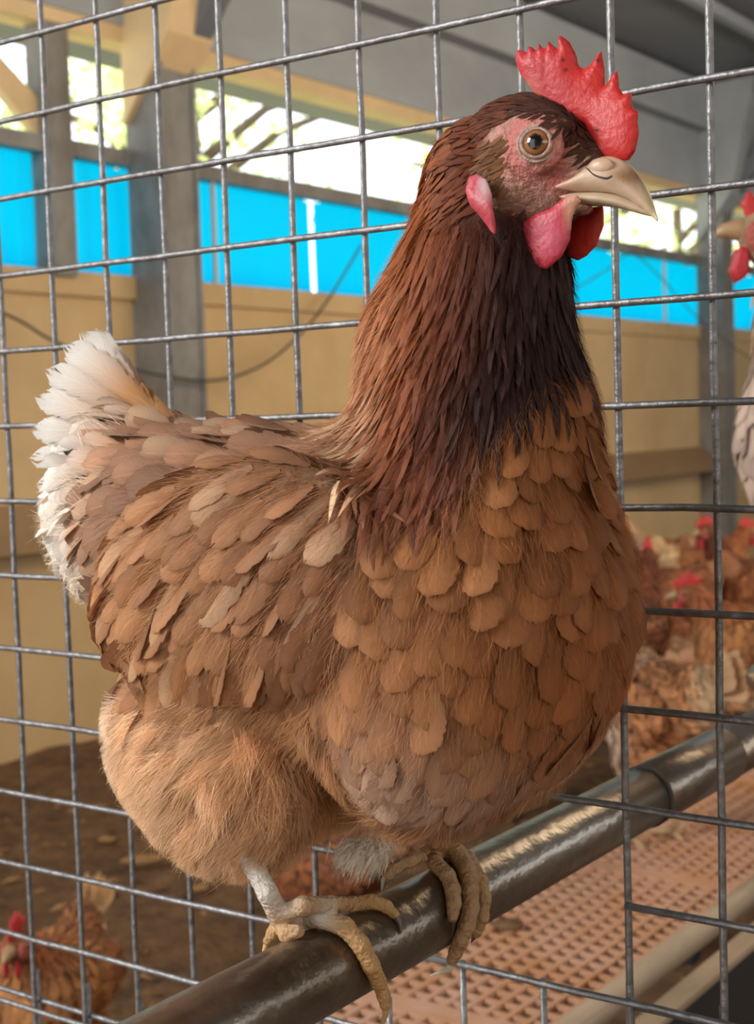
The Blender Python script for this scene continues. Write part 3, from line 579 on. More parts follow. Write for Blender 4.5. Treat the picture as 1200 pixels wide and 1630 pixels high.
# tail: coverts as one cushion, quills in a fan
m = r == 6
q, V, UV = run(m, (2.6, 3.8), (1.2, 1.8), .5, 'round', 'feather', '', hen, twist=.3)
tail = feather_obj('tail', V, UV, col[q], 'feather', hen, HO, tipcol=lerp(col[q], WHITE[None], np.clip((27.0 - P[q, 0]) / 3.5, 0, 1)))
TQ = [((272, 662), (152, 522), 1.0, -11.0, 1), ((265, 668), (128, 527), 1.7, -12.4, 1), ((262, 678), (100, 548), 1.6, -13.0, 0), ((258, 690), (72, 588), 1.7, -13.6, 0), ((250, 705), (56, 632), 1.7, -14.0, 0), ((240, 725), (48, 682), 1.6, -14.2, 0),
      ((235, 745), (46, 728), 1.5, -14.4, 0), ((230, 760), (56, 772), 1.4, -14.5, 0), ((222, 780), (68, 812), 1.3, -14.6, 0), ((215, 795), (74, 858), 1.0, -14.6, 0), ((215, 805), (92, 902), 1.0, -14.5, 0), ((210, 815), (120, 928), .9, -14.4, 0),
      ((268, 664), (176, 560), 1.1, -10.4, 2), ((262, 670), (110, 560), 1.5, -10.6, 0), ((255, 690), (75, 620), 1.5, -9.8, 0), ((245, 720), (62, 690), 1.5, -9.4, 0), ((235, 750), (70, 760), 1.4, -9.2, 0), ((225, 790), (90, 850), 1.2, -9.0, 0)]
far = lambda P_: np.full(P_.shape[:-1], 50., np.float32) + 0 * P_[..., 0]
for (a, b, wd, yy, kd) in TQ:
    A, B = at(*a, -12.0), at(*b, yy); n_ = 12; t = np.linspace(0, 1, n_ + 1)[:, None]; sag = np.array([0, 0, 1.]) * (.5 if kd else .35) * (-1 if kd else 1)
    Cn = A + (B - A) * t + sag * np.sin(t * math.pi) * 1.0; d = B - A; Ln = np.linalg.norm(d); d = d / Ln; nn = np.array([.18, -.97, .1]); sdv = np.cross(nn, d); sdv /= np.linalg.norm(sdv); nn = np.cross(d, sdv)
    tt = t[:, 0]; prof = np.maximum((.3 + .7 * np.clip(tt / .6, 0, 1)) * np.sqrt(np.clip(1 - np.clip((tt - .8) / .2, 0, 1)**2, 0, 1)), .05); u = np.linspace(-1, 1, 5); V = np.zeros((1, n_ + 1, 5, 3))
    for j in range(5): V[0, :, j] = Cn + sdv * (wd * .5 * prof * u[j])[:, None] + nn * (-.1 * wd * u[j]**2) + nn * (.2 * u[j])
    UV = np.zeros((n_ + 1, 5, 2)); UV[..., 0] = .5 + .5 * u; UV[..., 1] = tt[:, None]
    base = C3(.52, .26, .10) if kd != 2 else C3(.55, .3, .13); tip = WHITE * 1.0
    feather_obj('tail_feather', V, UV, base[None] * RS.uniform(.9, 1.15), 'quill_white', tail, HO, single=True, tipcol=(tip if kd < 2 else C3(.6, .33, .15))[None])
# soft broken plumes under the tail
n = 90; RP = np.stack([RS.uniform(20.5, 24.5, n), HY + RS.uniform(-3.4, 3.2, n), RS.uniform(-28.5, -23, n)], 1)
V, UV = blades(RP, np.stack([np.full(n, -.85), RS.normal(0, .12, n), np.interp(RP[:, 2], [-29, -23], [-1.0, -.25])], 1) + RS.normal(0, .12, (n, 3)), RS.uniform(2.2, 3.8, n), RS.uniform(.3, .75, n), .6, S, 'hackle', nl=7, nw=2, follow=.5, twist=.5)
tcs = lerp(C3(.62, .40, .24)[None].repeat(n, 0), WHITE[None], RS.uniform(.3, 1, n)); feather_obj('tail_plumes', V, UV, tcs, 'hackle', hen, HO, kind='stuff', tipcol=tcs * 1.1)
# down: belly, thighs; clumped fine strands over short soft feathers
m = r == 5
q, V, UV = run(m, (1.6, 2.6), (.7, 1.2), .30, 'hackle', 'hackle', '', hen, nl=6, nw=2, twist=.4); feather_obj('belly_plumage', V, UV, col[q], 'hackle', hen, HO, kind='stuff')
P5 = sample(BV, BQ, 240000); r5 = region(P5); k5 = (r5 == 5) | ((r5 == 2) & (P5[:, 2] < -36.0)) | ((r5 == 6) & (RS.uniform(0, 1, len(P5)) < .08)); P5 = P5[k5]
clp = P5[RS.choice(len(P5), 700, replace=False)]; cld = flow(clp) + RS.normal(0, .30, clp.shape); clc = tint(clp, np.full(len(clp), 5)) * RS.uniform(.78, 1.22, (len(clp), 1))
near = np.argmin(((P5[:, None, :2] - clp[None, :, :2])**2).sum(-1) + (P5[:, None, 2] - clp[None, :, 2])**2, 1) if len(P5) < 3000 else None
if near is None:
    near = np.empty(len(P5), int)
    for i in range(0, len(P5), 4000): near[i:i+4000] = np.argmin(((P5[i:i+4000, None] - clp[None])**2).sum(-1), 1)
D5 = cld[near] + (clp[near] - P5) * .35 + RS.normal(0, .13, P5.shape)
V_, F_, c_ = strands(P5, D5, RS.uniform(1.0, 2.6, len(P5)), .032, clc[near] * RS.uniform(.85, 1.45, (len(P5), 1)), S, nseg=4, lift=.95, fol=.35)
mesh('belly_down', V_, F_, 'down', hen, HO, col=c_, kind='stuff')
# stray barbs along neck, breast and wings
P6 = sample(BV, BQ, 120000); r6 = region(P6); k6 = (r6 >= 1) & (r6 <= 4); P6 = P6[k6]; c6 = tint(P6, r6[k6]) * 1.3
V_, F_, c_ = strands(P6, flow(P6) + RS.normal(0, .22, P6.shape), RS.uniform(.5, 1.6, len(P6)), RS.uniform(.014, .032, len(P6)), c6, S, nseg=3, lift=.55, fol=.7); mesh('stray_barbs', V_, F_, 'bristle', hen, HO, col=c_, kind='stuff')

# ---------------- head
def HS(P):
    Q = P - np.array((0, HY, 0), np.float32); A = np.stack([Q[..., 0], np.abs(Q[..., 1]), Q[..., 2]], -1)
    d = ell(A, (46.7, 0, -9.5), (2.9, 1.75, 2.35)); d = smin(d, ell(A, (48.8, 0, -10.2), (1.9, 1.1, 1.35), -18), .8)
    d = smin(d, ell(A, (47.0, .55, -11.6), (2.1, 1.0, 1.25), -8), .7); d = smin(d, ell(A, (48.3, 1.05, -8.6), (1.5, .6, .5), -15), .4)   # cheek, brow
    d = smin(d, ell(A, (46.1, 1.35, -11.1), (1.6, .8, 1.4)), .6)
    d = smin(d, ell(A, (48.35, 1.5, -9.6), (1.15, .42, 1.1)), .3)
    return np.maximum(d, -(np.sqrt(((A - np.array((48.4, 2.0, -9.6), np.float32))**2).sum(-1)) - .66))
CRX, CRZ = [44, 45.4, 46.1, 47.4, 48.9, 49.4, 49.9, 50.35, 50.6], [-13, -9.3, -8.8, -8.3, -8.5, -9.1, -9.9, -10.45, -10.6]
HV, HQ = nets(HS, (43.2, -15, -13.6), (51.2, -9, -6.9), .1)
x, y, z = HV[:, 0], np.abs(HV[:, 1] - HY), HV[:, 2]; de = np.hypot(x - 48.4, z + 9.6)
hc = lerp(C3(.50, .27, .21)[None].repeat(len(HV), 0), C3(.56, .18, .15)[None], np.exp(-((de - 1.15) / .5)**2)); hc = lerp(hc, C3(.26, .12, .075)[None], np.clip((-z - 10.7) / 1.0, 0, 1) * .85)
hc = lerp(hc, C3(.55, .34, .24)[None], np.clip((x - 49.3) / .8, 0, 1)); hc = lerp(hc, C3(.50, .10, .09)[None], np.exp(-((x - 48.9)**2 + (z + 11.1)**2) / .25) * .8)
hc = lerp(hc, C3(.075, .022, .011)[None], np.clip((z - np.interp(x, CRX, CRZ)) / .2, 0, 1)); hc = lerp(hc, MAHO[None], np.clip((46.3 - x) / .5, 0, 1)); hc = lerp(hc, DARK[None], np.clip((-z - 12.3) / .4, 0, 1))
mesh('head', HV, HQ, 'face_skin', hen, HO, col=hc)
# crown and cheek feathers
PH = sample(HV, HQ, 9000); PH = PH[darts(PH, np.full(len(PH), .17))]; x, y, z = PH[:, 0], np.abs(PH[:, 1] - HY), PH[:, 2]
crown = (z > np.interp(x, CRX, CRZ)) & (x < 50.4)
tuft = (x < 47.2) & (x > 45.2) & (z < -9.0) & (z > -11.2) & (y > 1.0); back = x < 45.8; throat = (z < -12.0) & (x < 47.8); k = crown | tuft | back | throat
PH = PH[k]; tu = tuft[k]; n = len(PH); DH = np.stack([np.full(n, -1.), np.zeros(n), np.interp(PH[:, 2], [-12, -9, -7.5], [-1.2, -.5, -.15])], 1) + RS.normal(0, .12, (n, 3))
ch = np.where(tu[:, None], C3(.17, .07, .026), np.where((PH[:, 0] > 47.5)[:, None], C3(.060, .018, .009), C3(.13, .034, .012))) * RS.uniform(.7, 1.35, (n, 1))
V, UV = blades(PH, DH, RS.uniform(.55, 1.0, n), RS.uniform(.20, .36, n), .09, HS, 'hackle', nl=4, nw=2, h0=.01); feather_obj('crown_feathers', V, UV, ch, 'hackle', hen, HO, kind='stuff')
PB = sample(HV, HQ, 12000); x, z = PB[:, 0], PB[:, 2]; k = (x > 45.5) & (x < 49.6) & (z < -10.3) & (z > -12.4); PB = PB[k]; n = len(PB)
V_, F_, c_ = strands(PB, np.stack([np.full(n, -1.), np.zeros(n), -.25 - .3 * np.sin(PB[:, 0] * 3)], 1) + RS.normal(0, .2, (n, 3)), RS.uniform(.15, .4, n), .018, C3(.24, .12, .08)[None] * RS.uniform(.6, 1.6, (n, 1)), HS, nseg=2, lift=.06)
mesh('cheek_bristles', V_, F_, 'bristle', hen, HO, col=c_, kind='stuff')
# eyes with lids
def sphere(c0, r, n=28, sc=(1, 1, 1)):
    V = [(0, 0, 1)]; F = []
    for i in range(1, n):
        for j in range(2 * n): a, b = math.pi * i / n, math.pi * j / n; V.append((math.sin(a) * math.cos(b), math.sin(a) * math.sin(b), math.cos(a)))
    V.append((0, 0, -1)); m = 2 * n
    for j in range(m): F.append((0, 1 + j, 1 + (j + 1) % m)); F.append((len(V) - 1, 1 + (n - 2) * m + (j + 1) % m, 1 + (n - 2) * m + j))
    for i in range(n - 2):
        for j in range(m): F.append((1 + i*m + j, 1 + (i+1)*m + j, 1 + (i+1)*m + (j+1) % m, 1 + i*m + (j+1) % m))
    return np.array(V) * r * np.array(sc) + np.array(c0), F
def make_eye(sy, parent, org, ctr=(48.4, 1.52, -9.6), R_=.75, name='eye'):
    c0 = np.array((ctr[0], HY + sy * ctr[1], ctr[2])) if name == 'eye' else np.array(ctr); g = np.array((.28, sy * .955, .05)); g /= np.linalg.norm(g)
    V, F = sphere(c0, R_); d = (V - c0) / R_; an = np.degrees(np.arccos(np.clip(d @ g, -1, 1))) + RS.normal(0, .6, len(V))
    ec = lerp(C3(.005, .004, .004)[None].repeat(len(V), 0), C3(.30, .125, .045)[None], (an - 23) / 3); ec = lerp(ec, C3(.20, .075, .028)[None], (an - 30) / 10); ec = lerp(ec, C3(.05, .025, .015)[None], (an - 39) / 4); ec = lerp(ec, C3(.4, .3, .25)[None], (an - 50) / 8)
    e = mesh('eye', V, F, 'eye', parent, org, col=ec)
    s = np.cross(g, (0, 0, 1.)); s /= np.linalg.norm(s); u = np.cross(s, g)
    for rr, tr, off, up in ((.57, .10, .47, 1.0), (.73, .09, .33, 1.0)):
        a = np.linspace(0, 2 * math.pi, 41); ring = [c0 + g * (off + .03 * math.cos(2 * t)) * R_ / .75 + (s * math.cos(t) * rr * 1.04 + u * math.sin(t) * rr * .95) * R_ / .75 for t in a]
        mesh('eyelid', *tube(ring, tr * R_ / .75, 10, False), 'lid_skin', e, org)
for sy in (-1, 1): make_eye(sy, hen, HO)
# beak
def mandible(X, zt, zb, hw, pw=1.0, n=26, ridge=.7):
    V = []
    for x_, a, b, w_ in zip(X, zt, zb, hw):
        for j in range(n):
            t = 2 * math.pi * j / n; cs, sn = math.cos(t), math.sin(t); zz = (a + b) / 2 + (a - b) / 2 * sn; ww = w_ * abs(cs)**ridge * (1 if cs > 0 else -1) * (1 - .28 * max(sn, 0)); V.append((x_, HY + ww, zz))
    F = [(i*n + j, i*n + (j+1) % n, (i+1)*n + (j+1) % n, (i+1)*n + j) for i in range(len(X) - 1) for j in range(n)] + [tuple(range(n)), tuple(range((len(X)-1)*n, len(X)*n))[::-1]]
    return np.array(V), F
def prep(X, *A, n=26):
    xx = np.linspace(X[0], X[-1], n); out = [xx]
    for a in A:
        v = np.interp(xx, X, a); vs = v.copy(); vs[1:-1] = (v[:-2] + 2 * v[1:-1] + v[2:]) / 4; out.append(vs)
    return out
X_, zt_, zb_, hw_ = prep([48.1, 48.8, 49.5, 50.1, 50.9, 51.5, 51.9, 52.3, 52.55, 52.72], [-11.15, -11.0, -10.65, -10.1, -10.15, -10.45, -10.9, -11.55, -12.15, -12.72], [-11.42, -11.45, -11.48, -11.52, -11.65, -11.9, -12.15, -12.45, -12.75, -12.92], [1.14, 1.12, 1.02, .95, .86, .74, .62, .42, .24, .05])
V, F = mandible(X_, zt_, zb_, hw_); x, z = V[:, 0], V[:, 2]
bc = lerp(C3(.60, .42, .29)[None].repeat(len(V), 0), C3(.26, .12, .05)[None], np.clip(1.25 - np.hypot((x - 51.75) / .85, (z + 11.1) / .45), 0, 1) * .95); bc = lerp(bc, C3(.62, .48, .28)[None], np.clip((x - 52.1) / .4, 0, 1)); bc = lerp(bc, C3(.62, .34, .26)[None], np.clip((50.2 - x) / 1.2, 0, 1) * .6)
beak = mesh('upper_beak', V, F, 'beak_horn', hen, HO, col=bc)
for sy in (-1, 1):
    NP = smooth_path([(50.15, HY + sy * .93, -10.62), (50.5, HY + sy * .90, -10.95), (50.95, HY + sy * .83, -11.12), (51.2, HY + sy * .76, -11.06)], 5)
    mesh('nostril', *tube(NP, np.linspace(.02, .055, len(NP)), 8), 'dark_seam', beak, HO)
    CV, CF = sphere((50.65, HY + sy * .66, -10.62), .42, 14, (1.35, .62, .85)); mesh('cere', CV, CF, 'beak_horn', beak, HO, col=np.tile(C3(.56, .36, .24), (len(CV), 1)))
X_, zt_, zb_, hw_ = prep([47.9, 48.6, 49.5, 50.4, 51.2, 51.9, 52.4, 52.6], [-11.25, -11.35, -11.4, -11.5, -11.7, -12.05, -12.4, -12.6], [-11.5, -11.75, -11.95, -12.05, -12.25, -12.5, -12.68, -12.72], [1.0, 1.02, .92, .78, .62, .42, .2, .06])
V, F = mandible(X_, zt_, zb_, hw_); mesh('lower_beak', V, F, 'beak_horn', hen, HO, col=lerp(C3(.56, .42, .28)[None].repeat(len(V), 0), C3(.45, .26, .2)[None], (49.6 - V[:, 0]) / 1.5))
V, F = sphere((49.6, HY - .35, -12.15), .42, 12, (1.2, .8, .6)); mesh('chin', V, F, 'face_skin', hen, HO, col=np.tile(C3(.30, .13, .09), (len(V), 1)))
# comb, wattles, earlobes
def zz(pts, Y): return [tuple(at(650 + a / 2.667, 30 + b / 2.667, Y)[[0, 2]]) for a, b in pts]
COMB = zz([(935, 600), (962, 565), (980, 480), (972, 440), (978, 395), (952, 380), (945, 312), (912, 322), (892, 290), (882, 218), (858, 235), (846, 262), (826, 285), (824, 210), (806, 130), (790, 150), (772, 185), (742, 212), (722, 200), (712, 150), (688, 100), (652, 70), (644, 100), (648, 135), (625, 118), (607, 96), (600, 132), (582, 128), (572, 108), (562, 145), (545, 128), (528, 122), (524, 152), (500, 138), (479, 142), (476, 190), (494, 240), (530, 290), (590, 385), (680, 440), (725, 440), (750, 450), (775, 520), (795, 585), (870, 602)], HY)
def comb_col(V, lo=-9.8):
    z, x = V[:, 2], V[:, 0]; c_ = lerp(C3(.50, .020, .016)[None].repeat(len(V), 0), C3(.47, .038, .050)[None], np.clip((49.8 - x) / 2.2, 0, 1) * .8)
    c_ = lerp(c_, C3(.62, .22, .17)[None], np.clip((48.2 - x) / 1, 0, 1) * np.clip((-z - 6.3) / .6, 0, 1) * .8)
    for sx, sz in ((48.95, -6.15), (49.05, -6.55), (50.27, -6.3), (50.35, -9.1)): c_ = lerp(c_, C3(.05, .012, .012)[None], np.clip(1.3 - np.hypot(x - sx, z - sz) / .09, 0, 1))
    return c_
V, F = slab(COMB, HY, .30, .9, .065, bend=lambda X, Z: .25 * np.sin(X * 1.4) * np.clip((Z + 9) / 3, 0, 1) - .35 * np.clip(48.2 - X, 0, 2))
comb = mesh('comb', V, F, 'comb_red', hen, HO, col=comb_col(V))
WN = zz([(722, 748), (735, 775), (715, 800), (700, 850), (692, 940), (662, 1010), (602, 1066), (540, 1052), (492, 985), (476, 915), (500, 862), (555, 830), (615, 808), (650, 775), (680, 752)], HY - 1.05)
V, F = slab(WN, HY - 1.15, .24, .8, .06, bend=lambda X, Z: -.18 * np.cos((X - 48.3) * 1.2)); wc = lerp(C3(.46, .022, .035)[None].repeat(len(V), 0), C3(.48, .07, .11)[None], np.exp(-((V[:, 0] - 48.9)**2 + (V[:, 2] + 13.3)**2) / .8)); wc = lerp(wc, C3(.62, .32, .22)[None], np.clip((V[:, 0] - 49.25) / .3, 0, 1) * np.clip((V[:, 2] + 13.2) / .8, 0, 1))
mesh('wattle', V, F, 'comb_red', hen, HO, col=wc)
WF = zz([(700, 850), (715, 815), (760, 800), (830, 795), (828, 880), (800, 960), (760, 1005), (720, 1028), (672, 1008), (665, 930)], HY + .9)
V, F = slab(WF, HY + .9, .22, .7, .06); mesh('wattle', V, F, 'comb_red', hen, HO, col=np.tile(C3(.50, .03, .022), (len(V), 1)))
EL = zz([(250, 668), (285, 656), (322, 680), (350, 745), (365, 830), (362, 915), (345, 905), (300, 840), (262, 795), (245, 730)], HY - 2.9)
for sy in (-1, 1):
    V, F = slab(EL, HY + sy * 2.85, .17, .35, .05, bend=lambda X, Z: sy * .10 * np.sin(Z * 3.5 + X * 2)); ecl = lerp(C3(.50, .07, .09)[None].repeat(len(V), 0), C3(.66, .50, .50)[None], np.clip((V[:, 2] + 12.0) / .9, 0, 1) * np.clip((V[:, 0] - V[:, 0].min() - .45) / .4, 0, 1) * .95)
    mesh('earlobe', V, F, 'comb_red', hen, HO, col=ecl)

# ---------------- legs and feet gripping the pipe
def limb(chains, lo, hi, h=.07, k=.16):
    def fn(P):
        d = None
        for ch in chains:
            for (a, ra), (b, rb) in zip(ch, ch[1:]):
                e = caps(P, a, b, ra, rb, .034, .32); d = e if d is None else smin(d, e, k)
        return d
    return nets(fn, lo, hi, h)
def leg_col(V, yellow, pale=None):
    c_ = lerp(C3(*yellow)[None].repeat(len(V), 0), C3(.82, .78, .72)[None], 0 * V[:, 0])
    if pale is not None:
        for p_, rr in pale: c_ = lerp(c_, C3(.80, .76, .70)[None], np.exp(-((V - np.array(p_))**2).sum(1) / rr**2) * .9)
    return c_
def seg(pts, rad): return [(tuple(p_), r_) for p_, r_ in zip(pts, rad)]
def o4(x, y, o=(380, 1330), s=4.286): return (o[0] + x / s, o[1] + y / s)
def o5(x, y): return o4(x, y, (580, 1320), 5.4545)
A0 = at(402, 1375, -18.2); A1 = at(425, 1420, -18.2); A2 = on_pipe(*o4(300, 590), 2.45)
RT = [on_pipe(*o4(a, b), r_) for a, b, r_ in ((420, 570, 2.35), (560, 560, 2.42), (720, 620, 2.38), (830, 740, 2.35), (900, 880, 2.3), (950, 990, 2.25))]
RTE = [RT[-1], at(*o4(985, 1080), RT[-1][1] + .3), at(*o4(1000, 1160), RT[-1][1] + .3)]
RI = [at(*o4(430, 480), -17.3), at(*o4(620, 470), -15.6), on_pipe(*o4(760, 470), 2.25), on_pipe(*o4(900, 450), 2.25), on_pipe(*o4(1000, 480), 2.15), on_pipe(*o4(1065, 540), 2.05)]
RB = [A2, on_pipe(*o4(330, 670), 2.1), on_pipe(*o4(400, 650), 2.2)]; RC = [A2, at(*o4(235, 660), A2[1] - .3), at(*o4(195, 720), A2[1] - .5)]
HKL = [A2, at(400, 1450, A2[1] + 1.2) - np.array([.9, 0, .2])]
ch = [seg([A0 + (A0 - A1) * 1.3, A0, A1, A2], [.48, .44, .42, .48]), seg([A2] + RT, [.44, .43, .42, .40, .38, .36, .33]), seg(RTE, [.31, .27, .22]), seg([A1 * .3 + A2 * .7] + RI[:1] + RI[1:], [.4, .38, .34, .32, .31, .27, .20]), seg(RB, [.42, .36, .3]), seg(RC, [.34, .26, .17])]
allp = np.array([p_ for c1 in ch for p_, _ in c1]); V, Q = limb(ch, allp.min(0) - .7, allp.max(0) + .7)
leg = mesh('leg', V, Q, 'leg_scale', hen, HO, col=leg_col(V, (.58, .33, .13), [(A1, 1.3), (A0, 1.2), (RT[1] + np.array([0, -.2, .3]), .8), (RT[0], .7)]))
def claw(P_, r_, parent, col_=(.42, .30, .16)):
    t = smooth_path(P_, 4); V, F = tube(t, np.linspace(r_, .03, len(t)), 10); mesh('claw', V, F, 'claw_horn', parent, HO, col=np.tile(C3(*col_), (len(V), 1)))
claw([RTE[-1], at(*o4(1000, 1220), RTE[-1][1]), at(*o4(975, 1290), RTE[-1][1] + .1), at(*o4(940, 1340), RTE[-1][1] + .1)], .2, leg, (.5, .32, .14))
claw([RI[-1], on_pipe(*o4(1100, 610), 1.98), on_pipe(*o4(1105, 670), 1.9)], .19, leg, (.10, .07, .05))
claw([RC[-1], at(*o4(172, 790), RC[-1][1]), at(*o4(160, 880), RC[-1][1])], .15, leg, (.6, .40, .18))
B0 = at(700, 1330, -6.8); B2 = on_pipe(*o5(600, 180), 2.55)
T1 = [on_pipe(*o5(a, b), r_) for a, b, r_ in ((610, 290, 2.35), (720, 400, 2.3), (765, 520, 2.28), (775, 640, 2.24), (765, 760, 2.2))]
T2 = [on_pipe(*o5(a, b), r_) for a, b, r_ in ((800, 200, 2.5), (890, 360, 2.42), (915, 520, 2.38), (920, 680, 2.34), (890, 830, 2.3), (840, 960, 2.25))]; T2 += [at(*o5(795, 1060), T2[-1][1] + .1), at(*o5(760, 1140), T2[-1][1] + .1)]
T3 = [on_pipe(*o5(a, b), r_) for a, b, r_ in ((900, 260, 2.3), (1000, 440, 2.3), (1035, 600, 2.28), (1020, 760, 2.24), (970, 900, 2.2))]
T4 = [B2, at(*o5(400, 270), -8.3), at(*o5(280, 330), -8.8), at(*o5(210, 400), -9.2)]
ch = [seg([B0 + np.array([0, 0, 1.5]), B0, B2], [.45, .45, .5]), seg([B2] + T1, [.42, .37, .36, .36, .33, .26]), seg([B2] + T2, [.46, .44, .42, .41, .40, .38, .35, .31, .26]), seg([B2] + T3, [.4, .38, .36, .35, .32, .26]), seg(T4, [.36, .31, .28, .22])]
allp = np.array([p_ for c1 in ch for p_, _ in c1]); V, Q = limb(ch, allp.min(0) - .7, allp.max(0) + .7)
leg = mesh('leg', V, Q, 'leg_scale', hen, HO, col=leg_col(V, (.46, .27, .13)))
claw([T2[-1], at(*o5(735, 1210), T2[-1][1]), at(*o5(660, 1240), T2[-1][1]), at(*o5(570, 1270), T2[-1][1])], .24, leg, (.62, .58, .45))
claw([T1[-1], on_pipe(*o5(762, 850), 2.1), on_pipe(*o5(755, 940), 2.)], .2, leg, (.05, .04, .035))
claw([T3[-1], on_pipe(*o5(925, 985), 2.1)], .2, leg, (.1, .07, .05))
claw([T4[-1], at(*o5(165, 440), -9.3), at(*o5(150, 540), -9.4)], .2, leg, (.34, .30, .26))
# white thigh down showing between the legs
n = 1500; c0 = at(575, 1365, -8.5); RP = c0 + RS.normal(0, 1, (n, 3)) * np.array([.75, .5, .28]) + np.array([.3, 0, .5]); one = lambda P_: np.sqrt(((P_ - c0.astype(np.float32))**2).sum(-1)) - .6
V_, F_, c_ = strands(RP, np.array([-.55, -.1, -1.]) + RS.normal(0, .35, (n, 3)), RS.uniform(.5, 1.3, n), .05, C3(.95, .86, .72)[None] * RS.uniform(.85, 1.05, (n, 1)), one, nseg=3, lift=.4, fol=.1); mesh('thigh_down', V_, F_, 'down', hen, HO, col=c_, kind='stuff')
# ================================================================== THE FLOCK BEHIND THE MESH
def flock_hen(seed, neck, breast, back_, tailc, dip=0.):
    """A standing hen facing +X with its feet at z = 0 (cm), feathered; returns its root."""
    h = (13.5, 0, 38.5 - dip)
    def SB(P):
        A = np.stack([P[..., 0], np.abs(P[..., 1]), P[..., 2]], -1)
        d = ell(A, (-1, 0, 23), (11, 7.4, 7.6), 6); d = smin(d, ell(A, (5, 0, 22.5), (7.2, 7, 8)), 2)
        d = smin(d, caps(A, (6.5, 0, 26), (h[0] - 1.5, 0, h[2] - 1), 5.2, 2.4), 2.5); d = smin(d, ell(A, h, (2.9, 2.1, 2.4)), 1)
        d = smin(d, ell(A, (-11, 0, 26.5), (5.5, 3.2, 5), -35), 2); d = smin(d, ell(A, (0, 4, 15.5), (4.6, 3.3, 5.5)), 1.4)
        return smin(d, ell(A, (-1.5, 6.6, 24), (8.5, 1.8, 4.8), 14), .8)
    o = (0, 0, ZF); T = np.array(o, float); t = empty('hen', o); V, Q = nets(SB, (-20, -11, 6), (20, 11, 44), .6)
    rs = np.random.RandomState(seed)
    def cl(P):
        n = len(P); c_ = lerp(np.tile(C3(*breast), (n, 1)), C3(*back_)[None], np.clip((4 - P[:, 0]) / 5, 0, 1)); c_ = lerp(c_, C3(*neck)[None], np.clip((P[:, 2] - 28.5) / 2.5, 0, 1) * (P[:, 0] > 3)); c_ = lerp(c_, C3(*tailc)[None], np.clip((-10.5 - P[:, 0]) / 2, 0, 1))
        c_ = lerp(c_, C3(.62, .45, .28)[None], np.clip((15 - P[:, 2]) / 3, 0, 1)); return c_ * rs.uniform(.65, 1.3, (n, 1))
    mesh('body', V + T, Q, 'plumage_under', t, o, col=cl(V) * .7)
    P = sample(V, Q, 9000); P = P[darts(P, np.where(P[:, 2] > 28.5, .8, 1.3))]; P = P[(P[:, 0] < h[0] - .2) | (P[:, 2] < h[2] - 3.5)]; n = len(P)
    D = np.stack([np.where(P[:, 0] > 3, -.35, -1.), np.zeros(n), np.where(P[:, 2] > 28.5, -1., np.where(P[:, 0] > 3, -1., -.3))], 1) + rs.normal(0, .15, (n, 3))
    nk = P[:, 2] > 28.5
    V, UV = blades(P, D, np.where(nk, 2.6, 3.4), np.where(nk, .9, 2.2), .5, SB, 'round', nl=5, nw=2); feather_obj('plumage', V + T, UV, cl(P), 'feather', t, o, kind='stuff')
    HY_ = 0.
    pts = [(h[0]+2.2, h[2]+.8), (h[0]+3.2, h[2]+2.4), (h[0]+2.6, h[2]+3.8), (h[0]+2.0, h[2]+3.0), (h[0]+1.5, h[2]+5.2), (h[0]+.8, h[2]+3.6), (h[0]+.1, h[2]+5.7), (h[0]-.6, h[2]+3.8), (h[0]-1.4, h[2]+5.0), (h[0]-1.8, h[2]+3.3), (h[0]-3.0, h[2]+3.8), (h[0]-2.6, h[2]+2.4), (h[0]-1, h[2]+1.6)]
    V, F = slab(pts, 0., .35, .9, .22); mesh('comb', V + T, F, 'comb_red', t, o, col=np.tile(C3(.55, .035, .035), (len(V), 1)))
    for sy in (-1, 1):
        V, F = slab([(h[0]+1.6, h[2]-1.2), (h[0]+2.6, h[2]-1.4), (h[0]+2.8, h[2]-3.4), (h[0]+1.9, h[2]-4.4), (h[0]+1.1, h[2]-3.4)], sy * .9, .3, .7, .22); mesh('wattle', V + T, F, 'comb_red', t, o, col=np.tile(C3(.5, .03, .04), (len(V), 1)))
        V, F = sphere(np.array((h[0] + .9, sy * 1.75, h[2] + .5)), .62, 10); e = mesh('eye', V + T, F, 'eye', t, o, col=np.tile(C3(.25, .1, .03), (len(V), 1))); V, F = sphere(np.array((h[0] + 1.0, sy * 2.22, h[2] + .5)), .26, 8); mesh('pupil', V + T, F, 'eye', e, o, col=np.tile(C3(.01, .01, .01), (len(V), 1)))
        V, F = sphere(np.array((h[0] + .9, sy * 1.35, h[2] - .2)), 1.0, 12, (1.5, .75, 1.5)); mesh('face_patch', V + T, F, 'face_skin', t, o, col=np.tile(C3(.5, .12, .09), (len(V), 1)))
        L = [caps_tube([(0, sy*4, 12), (-.8, sy*4.1, 7.5), (.8, sy*4.2, 1.2)], [.75, .55, .5])] + [caps_tube([(.8, sy*4.2, 1.2), (3.0, sy*4.2 + a * 1.0, .65), (5.2, sy*4.2 + a * 1.9, .35)], [.48, .4, .22]) for a in (-1, 0, 1)] + [caps_tube([(.8, sy*4.2, 1.1), (-.9, sy*4.0, .5), (-1.9, sy*3.9, .3)], [.4, .32, .16])]
        V, F = join(L); mesh('leg', np.array(V) + T, F, 'leg_scale', t, o, col=np.tile(C3(.6, .4, .22), (len(V), 1)))
    V, F = tube([(h[0] + 1.6, 0, h[2] + .1), (h[0] + 3.0, 0, h[2] + .1), (h[0] + 4.2, 0, h[2] - .3), (h[0] + 5.0, 0, h[2] - 1.0)], [1.15, .95, .55, .08], 14); mesh('beak', np.array(V) + T, F, 'beak_horn', t, o, col=np.tile(C3(.42, .26, .13), (len(V), 1)))
